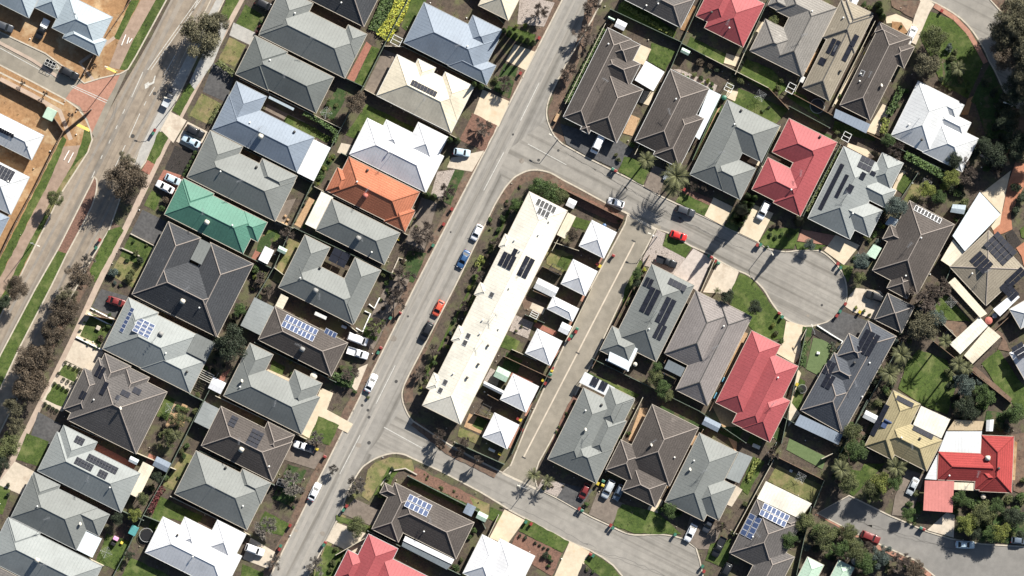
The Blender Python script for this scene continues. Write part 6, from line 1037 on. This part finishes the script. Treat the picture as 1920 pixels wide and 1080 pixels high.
# play things and small items in the yards
mat('toy_pink', (.75,.35,.55), None, 3); mat('toy_yellow', (.75,.55,.08), None, 3); mat('tarp_teal', (.07,.26,.26), None, 3); mat('kayak_blue', (.16,.45,.62), None, 3)
def yardbox(x, y, sx, sy, h, m, name, label, ang=26.6, cat=None):
    p = W(x, y, h); b = bmesh.new(); box_bm(b, 0, 0, h/2, sx*S, sy*S, h); bmesh.ops.bevel(b, geom=b.edges[:], offset=min(.08, h*.2), segments=1, affect='EDGES'); o = link(name, frombm(b, name), m, loc=(p.x, p.y, KZ+.08), rot=(0, 0, -math.radians(ang))); props(o, label, cat or name.replace('_', ' ')); return o
yardbox(217,1010,10,7,1.3,'toy_pink','play_house','pink topped play house on the back lawn'); yardbox(228,1018,5,5,.5,'toy_yellow','toy_box','yellow toy box beside the pink play house'); yardbox(212,1020,9,6,.9,'black_plastic','outdoor_table','dark outdoor table below the pink play house')
yardbox(250,995,14,18,1.8,'tarp_teal','cubby_house','teal roofed cubby house above the toys lawn'); yardbox(1342,742,4,13,.5,'kayak_blue','kayak','blue kayak between pinkish roof and red roof, lower one',26); yardbox(1357,712,4,10,.5,'kayak_blue','kayak','blue kayak between pinkish roof and red roof, upper one',26)
yardbox(601,592,24,7,1.9,'gutter_white','garden_bench_cover','long white covered bench behind the brown solar house',24,'cover'); yardbox(645,613,10,5,1.2,'gutter_white','storage_box','white storage box by the van driveway',24); yardbox(1534,662,6,5,.5,'white_paint','garden_ornament','white ornament on the turf lawn',10); yardbox(184,615,8,8,.6,'gutter_cream','garden_ornament','cream planter block in the ornamental lawn',26)
yardbox(922,844,13,5,.9,'gutter_white','storage_box','white box under the lowest lane garage',26); yardbox(1418,837,15,7,.8,'cooler','outdoor_table','pale outdoor table beside the red roof corner',24); yardbox(1483,883,6,5,.4,'gutter_white','storage_box','white box on the dry back lawn',26); yardbox(97,214,22,16,1.5,'fence_green','pump_cabinet','unused',26) if 0 else None
yardbox(93,214,20,22,1.8,'r_greenpale','utility_cabinet','pale green utility cabinet beside the estate footpath',26,'cabinet'); yardbox(1852,960,0.1,0.1,.1,'iron','x','x') if 0 else None
yardbox(1005,568,16,10,.3,'gutter_white','paving_slabs','unused') if 0 else None
yardbox(1642,15,6,10,1.0,'r_greenpale','storage_box','unused') if 0 else None
yardbox(1504,149,8,12,1.8,'gutter_white','water_heater','white water heater beside the narrow tan house',26); yardbox(1400,135,6,8,1.0,'gutter_white','storage_box','unused') if 0 else None
yardbox(1043,221,6,16,.8,'timber','timber_bench','timber bench by the dark corner driveway',26,'bench'); yardbox(498,548,14,10,1.4,'cooler','water_heater','unused') if 0 else None
for i, (x, y) in enumerate([(535,405),(540,412),(530,418),(537,420)]): yardbox(x, y, 5, 4, .5, 'timber', 'timber_crate', ['highest','second','third','lowest'][i]+' timber crate in the heap behind the grey house above green', rnd.uniform(0,90), 'crate').__setitem__('group', 'timber crates in a heap')
# ------------------------------------------------------------ worn wheel tracks, tar seams and fuller planting
mat('tyre_worn', (.185,.165,.142), (.235,.208,.175), .6, bump=.006, bscale=9, grain=.12, stretch=63.4, stretch_amt=1, c3=(.28,.24,.195), c3scale=.12, c3pos=.55, c3w=.12)
mat('tyre_worn_light', (.262,.244,.216), (.288,.268,.238), .5, bump=.006, bscale=9, grain=.12, stretch=63.4, stretch_amt=1)
mat('tar', (.10,.095,.085), (.16,.15,.135), 2)
for i, (pts, wd, m) in enumerate((([(345,-10),(252,175),(195,290),(30,600),(-20,700)],9,'tyre_worn'),([(328,-10),(238,165),(180,280),(15,590)],5,'tyre_worn'),([(386,-5),(330,108),(262,245),(235,300),(140,480),(60,640)],6,'tyre_worn'),([(402,-5),(345,108),(277,245),(160,480)],4,'tyre_worn'),
    ([(1065,-10),(795,525),(640,835),(520,1085)],7,'tyre_worn_light'),([(1082,-10),(812,525),(657,835),(535,1085)],5,'tyre_worn_light'),([(1100,-10),(828,525),(672,835),(555,1085)],6,'tyre_worn_light'))):
    sheet('wheel_track', ribbon(pts, wd), .0122+i*.0009, m)
for pts in ([(1060,285),(1160,345),(1230,385)],[(1235,390),(1330,440),(1400,470)],[(900,925),(1000,965),(1120,1030)],[(1105,1030),(1180,1050),(1260,1085)],[(1600,975),(1700,1010),(1790,1030)],[(192,262),(214,225),(222,180)]):
    sheet('tar_seam', ribbon(wob(pts, 2.0), .6), .0245, 'tar')
for x, y, r in ((978,302,5),(1052,277,2),(672,835,5),(605,1000,5),(555,995,4),(738,635,7),(1515,592,3)):
    sheet('oil_stain', [(x+r*math.cos(a*.7)*rnd.uniform(.7,1.2), y+r*math.sin(a*.7)*rnd.uniform(.7,1.2)) for a in range(9)], .027, 'tyre_worn')
R3 = random.Random(99)
STUFF = {}
def fill(poly, n, leaves, r0, r1):
    """Thick low planting that nobody could count: collected into one body per leaf kind."""
    xs = [p[0] for p in poly]; ys = [p[1] for p in poly]; k = 0
    while k < n:
        x, y = R3.uniform(min(xs), max(xs)), R3.uniform(min(ys), max(ys))
        if inpoly(x, y, poly):
            lf = R3.choice(leaves); p = W(x, y, 1); R = R3.uniform(r0, r1)*S; STUFF.setdefault(lf, []).append(Matrix.Translation((p.x, p.y, KZ+R*.5)) @ Matrix.Rotation(R3.uniform(0, 6.28), 4, 'Z') @ Matrix.Diagonal((R, R, R*.85, 1))); k += 1
GL = ['leaf_green','leaf_olive','leaf_dark']
fill([(1790,935),(1925,925),(1925,1015),(1800,1000)], 16, GL+['leaf_bright'], 9, 14)
fill([(1500,975),(1540,975),(1720,1065),(1735,1090),(1500,1090),(1480,1020)], 26, GL+['leaf_blue','leaf_brown'], 8, 15)
fill([(1775,690),(1825,690),(1870,735),(1900,775),(1890,830),(1850,790),(1780,790)], 20, GL+['leaf_blue'], 9, 14)
fill([(1575,800),(1620,790),(1630,840),(1600,900),(1560,910)], 12, GL, 8, 13)
fill([(1690,290),(1800,330),(1830,380),(1800,410),(1720,330)], 14, GL, 7, 12)
fill([(1850,250),(1890,255),(1885,320),(1840,330),(1825,280)], 10, ['leaf_dark','leaf_green'], 9, 14)
fill([(1700,560),(1770,580),(1760,660),(1700,680),(1660,650)], 12, ['leaf_gum','leaf_dark','leaf_blue'], 8, 13)
fill([(1630,700),(1680,690),(1670,760),(1620,780)], 8, ['leaf_dark','leaf_olive'], 7, 11)
fill([(1745,90),(1790,85),(1820,160),(1780,170)], 6, ['leaf_green','leaf_olive'], 5, 9)
fill([(1590,500),(1640,490),(1650,440),(1610,470)], 7, ['leaf_green','leaf_blue'], 6, 9)
fill([(320,745),(360,765),(330,830),(300,870),(280,850)], 10, ['leaf_olive','leaf_green','leaf_brown'], 5, 9)
fill([(920,400),(965,345),(985,350),(880,560),(850,610)], 16, ['leaf_green','leaf_brown','leaf_olive'], 3, 7)
fill([(850,600),(870,590),(800,730),(780,740)], 10, ['leaf_brown','leaf_olive'], 3, 7)
fill([(1020,912),(1058,908),(1045,930),(1015,922)], 4, ['leaf_brown'], 3, 5)
fill([(205,500),(225,480),(275,500),(255,540),(215,540)], 6, ['leaf_green','leaf_blue','leaf_olive'], 4, 8)
fill([(590,345),(620,285),(628,295),(600,350)], 6, ['leaf_green','leaf_bright'], 4, 7)
fill([(470,490),(520,500),(500,560),(455,560)], 8, ['leaf_olive','leaf_dark'], 5, 8)
fill([(1265,135),(1340,165),(1335,172),(1262,142)], 6, ['leaf_green','leaf_bright'], 4, 7)
fill([(430,640),(420,690),(395,700),(400,660)], 5, ['leaf_dark'], 5, 8)
fill([(1370,690) ,(1372,700),(1350,750),(1345,740)], 0, GL, 4, 5)
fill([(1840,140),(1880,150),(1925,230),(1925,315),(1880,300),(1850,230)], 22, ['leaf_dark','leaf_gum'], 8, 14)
fill([(590,345),(552,420),(545,415),(583,340)], 5, GL, 3, 6)
fill([(640,165),(625,225),(600,215),(615,180)], 5, GL, 3, 6)
fill([(1240,765),(1320,806),(1310,812),(1230,775)], 6, GL, 3, 5)
fill([(1050,790),(1085,745),(1040,850),(1028,845)], 7, ['leaf_olive','leaf_green'], 3, 5)
fill([(1180,545),(1200,490),(1190,560),(1165,590)], 6, GL, 3, 5)
fill([(770,400),(815,385),(780,480),(745,510)], 9, ['leaf_brown','leaf_olive'], 3, 7)
fill([(730,520),(765,530),(705,620),(690,600)], 8, ['leaf_brown','leaf_olive','leaf_green'], 3, 6)
fill([(530,870),(590,885),(555,960),(510,940)], 10, ['leaf_brown','leaf_olive','leaf_green'], 3, 7)
fill([(380,840),(372,850),(340,905),(330,900)], 5, GL, 3, 6)
fill([(440,580),(470,590),(445,640),(430,620)], 5, GL, 4, 7)
fill([(1470,300),(1462,320),(1420,350),(1412,340)], 4, GL, 3, 5)
fill([(1700,245),(1720,325),(1690,300),(1670,265)], 6, GL, 4, 8)
fill([(1355,625),(1400,640),(1390,660),(1350,700)], 0, GL, 3, 5)
fill([(780,880),(900,940),(895,950),(770,890)], 9, ['leaf_brown','leaf_olive'], 2, 5)
fill([(960,430),(975,395),(985,400),(940,480)], 4, GL, 3, 6)
fill([(1430,190),(1460,215),(1445,225),(1420,205)], 3, GL, 3, 6)
for a in ((1905,30,34,15),(1935,95,34,15),(1882,78,20,11),(1955,40,36,15),(1930,145,28,12),(1960,130,36,14),(1962,190,34,14),(1935,205,22,10),(1975,90,30,15),(1958,245,30,12),(1905,35,24,12)): tree('gum', a[0], a[1], a[2], a[3], 'leaf_gum', None, 'great dark tree crown')

import numpy as np
allv, allf, allm, base, mats_ = [], [], [], 0, []
for mi, (lf, L) in enumerate(STUFF.items()):
    mats_.append(lf)
    for mx in L:
        cm = R3.choice(CROWN['shrub']); n = len(cm.vertices); co_ = np.empty(n*3); cm.vertices.foreach_get('co', co_); co_ = co_.reshape(-1, 3); A = np.array(mx); v = co_ @ A[:3, :3].T + A[:3, 3]
        allv.append(v); m_ = len(cm.polygons); allf.append(np.arange(n).reshape(-1, 4)+base); allm += [mi]*m_; base += n
V = np.concatenate(allv); Fc = np.concatenate(allf); me = bpy.data.meshes.new('undergrowth'); me.from_pydata(V.tolist(), [], Fc.tolist())
for lf in mats_: me.materials.append(M(lf))
me.polygons.foreach_set('material_index', allm); me.update(); o = bpy.data.objects.new('undergrowth', me); col.objects.link(o); props(o, 'thick low garden planting between the houses and along the fences', 'planting', kind='stuff')

# weeds, litter and stones over bare soil, verges and rough grass
SOFT = {'soil','verge','mulch','mulch_red','grass_dry','grass_dark','sand','gravel','grass'}
blocks = [(k.split('.')[0], P, BLM[k]) for k, P in BL.items()]
def ground_at(x, y):
    g = None
    for k, P, m in blocks:
        if inpoly(x, y, P): g = m
    if g is None: return None
    for m, P in OVER:
        if inpoly(x, y, P): g = m
    return g
OB = [(min(p[0] for p in P), max(p[0] for p in P), min(p[1] for p in P), max(p[1] for p in P)) for m, P in OVER]
def ground_fast(x, y):
    g = None
    for k, P, m in blocks:
        if inpoly(x, y, P): g = m; break
    if g is None: return None
    for i in range(len(OVER)-1, -1, -1):
        b = OB[i]
        if b[0] <= x <= b[1] and b[2] <= y <= b[3] and inpoly(x, y, OVER[i][1]): return OVER[i][0]
    return g
vv, ff, mm = [], [], []; SM = ['leaf_green','leaf_olive','leaf_brown','twig_grey','white_paint','kerb']
for _ in range(9000):
    x, y = R3.uniform(0, 1920), R3.uniform(0, 1080); g = ground_fast(x, y)
    if g not in SOFT: continue
    if g == 'sand' and R3.random() < .7: continue
    w8 = {'grass':(6,3,2,.3,.05,.1),'grass_dry':(3,4,4,2,.1,.2),'grass_dark':(6,4,2,1,.1,.2)}.get(g, (3,4,5,5,.5,1.2)); mi = R3.choices(range(6), w8)[0]; c = W(x, y)
    if mi >= 4:
        s_ = R3.uniform(.05, .16); b0 = len(vv)
        for dx, dy in ((-1,-1),(1,-1),(1,1),(-1,1)): vv.append((c.x+dx*s_, c.y+dy*s_*R3.uniform(.6,1.2), KZ+.1))
        for dx, dy in ((-1,-1),(1,-1),(1,1),(-1,1)): vv.append((c.x+dx*s_*.8, c.y+dy*s_*.8, KZ+.2+s_))
        for q in ((4,5,6,7),(0,1,5,4),(1,2,6,5),(2,3,7,6),(3,0,4,7)): ff.append(tuple(b0+i for i in q)); mm.append(mi)
        continue
    R = R3.uniform(.15, .5)
    for k in range(R3.randint(6, 16)):
        a, d, z = R3.uniform(0, 6.28), R*R3.random()**.5, KZ+.12+R3.uniform(0, .22); q = Vector((c.x+math.cos(a)*d, c.y+math.sin(a)*d, z)); t = Vector((R3.gauss(0,1), R3.gauss(0,1), R3.gauss(0,.6))).normalized(); b = t.orthogonal().normalized(); s_ = R3.uniform(.05, .13); b0 = len(vv)
        vv += [tuple(q-t*s_), tuple(q-b*s_*.5), tuple(q+t*s_), tuple(q+b*s_*.5)]; ff.append((b0, b0+1, b0+2, b0+3)); mm.append(mi)
me = bpy.data.meshes.new('weeds'); me.from_pydata(vv, [], ff)
for lf in SM: me.materials.append(M(lf))
me.polygons.foreach_set('material_index', mm); me.update(); o = bpy.data.objects.new('weeds_and_litter', me); col.objects.link(o); props(o, 'scattered weeds, leaf litter and pale stones over the bare yards and verges', 'ground litter', kind='stuff')

for x, y, r, h, lf, lb in ((1898,50,40,12,'leaf_gum','broad brown top of the great dark tree at the corner'),(1893,98,34,11,'leaf_brown','broad lower crown of the great dark tree over the kerb'),(1912,165,30,10,'leaf_dark','dark crown added for the great tree shade, highest of the shaded three'),(1890,225,24,7,'leaf_dark','dark crown added for the great tree shade, middle of the shaded three'),(1908,270,26,8,'leaf_dark','dark crown added for the great tree shade, lowest of the shaded three'),  # last three crowns added: their dark leaf colour stands in for shade
    (1590,1000,19,5,'leaf_olive','olive tree on the pink footpath above the dark red car'),(1622,1055,22,5.5,'leaf_green','green tree right of the grey round tank'),(1480,1012,17,5,'leaf_green','green tree beside the brown tiled house panels'),(1715,1068,20,5,'leaf_brown','brown tree at the bottom of the pink footpath'),(1592,905,22,7,'leaf_olive','olive tree at the blind end of the lower court'),(1632,915,18,6,'leaf_olive','olive crown left of the bright leafy tree'),
    (1858,1000,17,5,'leaf_green','green tree over the kerb between the two bright trees'),(1838,965,20,5.5,'leaf_olive','olive crown in the middle of the grove'),(1702,962,12,4,'leaf_green','green tree beside the silver sedan driveway'),(1665,262,14,5,'leaf_green','green tree at the corner of the stepped white house'),(1790,300,17,5,'leaf_dark','dark tree behind the stepped white house'),(1762,370,15,5,'leaf_green','green tree above the brown tiled house panels')):
    tree('gum' if h > 9 else 'round', x, y, r, h, lf, lb)

for x, y, r, h, lb in ((1962,15,44,15,'added unseen crown beyond the top right corner throwing shade over the lawn'),(1985,80,46,16,'added unseen crown beyond the right edge shading the crescent road'),(1978,150,44,15,'added unseen crown beyond the right edge, lowest of the shading three')): tree('gum', x, y, r, h, 'leaf_gum', lb)  # unseen crowns added past the frame edge to throw more shade

# rotary clotheslines, outdoor tables and pots
def clothesline(x, y, lb):
    p = W(x, y); root = empty('clothesline', (p.x, p.y, KZ), R3.uniform(0, 1.5)); props(root, lb, 'clothesline', 'rotary clotheslines')
    b = bmesh.new(); cyl_bm(b, (0,0,0), (0,0,1.9), .04, .04, 6); link('pole', frombm(b, 'pole'), 'galv', root)
    for i in range(4):
        a = i*math.pi/2; b = bmesh.new(); cyl_bm(b, (0,0,1.6), (math.cos(a)*1.5, math.sin(a)*1.5, 1.9), .03, .03, 5); link('arm', frombm(b, 'arm'), 'galv', root)
    b = bmesh.new()
    for r_ in (.6, 1.0, 1.45):
        for i in range(4): a, c = i*math.pi/2, (i+1)*math.pi/2; cyl_bm(b, (math.cos(a)*r_, math.sin(a)*r_, 1.6+.2*r_), (math.cos(c)*r_, math.sin(c)*r_, 1.6+.2*r_), .012, .012, 3)
    o = link('washing_line', frombm(b, 'washing_line'), 'gutter_white', root)
    o['kind'] = 'stuff'
for x, y, lb in ((1782,566,'rotary clothesline on the back lawn left of the cream verandah'),(612,212,'rotary clothesline on the lawn beside the darker grey long house'),(1735,345,'clothesline frame above the brown tiled house by the court'),(1425,180,'rotary clothesline on the lawn behind the taupe tiled house'),(320,765,'rotary clothesline in the yard beside the timber deck'),(1500,895,'rotary clothesline on the dry back lawn'),(200,1035,'rotary clothesline below the toys lawn')): clothesline(x, y, lb)
# ------------------------------------------------------------ labels told apart
from collections import defaultdict
by = defaultdict(list)
for o, desc, rel, x, y in AUTO:
    h = nearest_house(x, y); lab = '%s %s %s' % (desc, rel, h if h.startswith('the') else 'the '+h); by[lab].append((o, x, y))
for lab, L in by.items():
    if len(L) == 1: L[0][0]['label'] = ' '.join(lab.split()[:16]); continue
    xs = [l[1] for l in L]; ys = [l[2] for l in L]
    horiz = (max(xs)-min(xs)) >= (max(ys)-min(ys))
    L.sort(key=(lambda l: l[1]) if horiz else (lambda l: -l[2]))
    ORD = ['first','second','third','fourth','fifth','sixth','seventh','eighth','ninth','tenth','eleventh','twelfth','thirteenth','fourteenth','fifteenth','sixteenth','seventeenth','eighteenth','nineteenth','twentieth','twenty-first','twenty-second','twenty-third','twenty-fourth']
    for i, (o, x, y) in enumerate(L):
        w_ = ORD[i] if i < 24 else 'no. %d' % (i+1)
        if len(L) == 2: pre = ('left' if i == 0 else 'right') if horiz else ('upper' if i == 0 else 'lower'); o['label'] = lab+', the '+pre+' one'
        else: o['label'] = lab+', '+w_+(' from left' if horiz else ' from top')
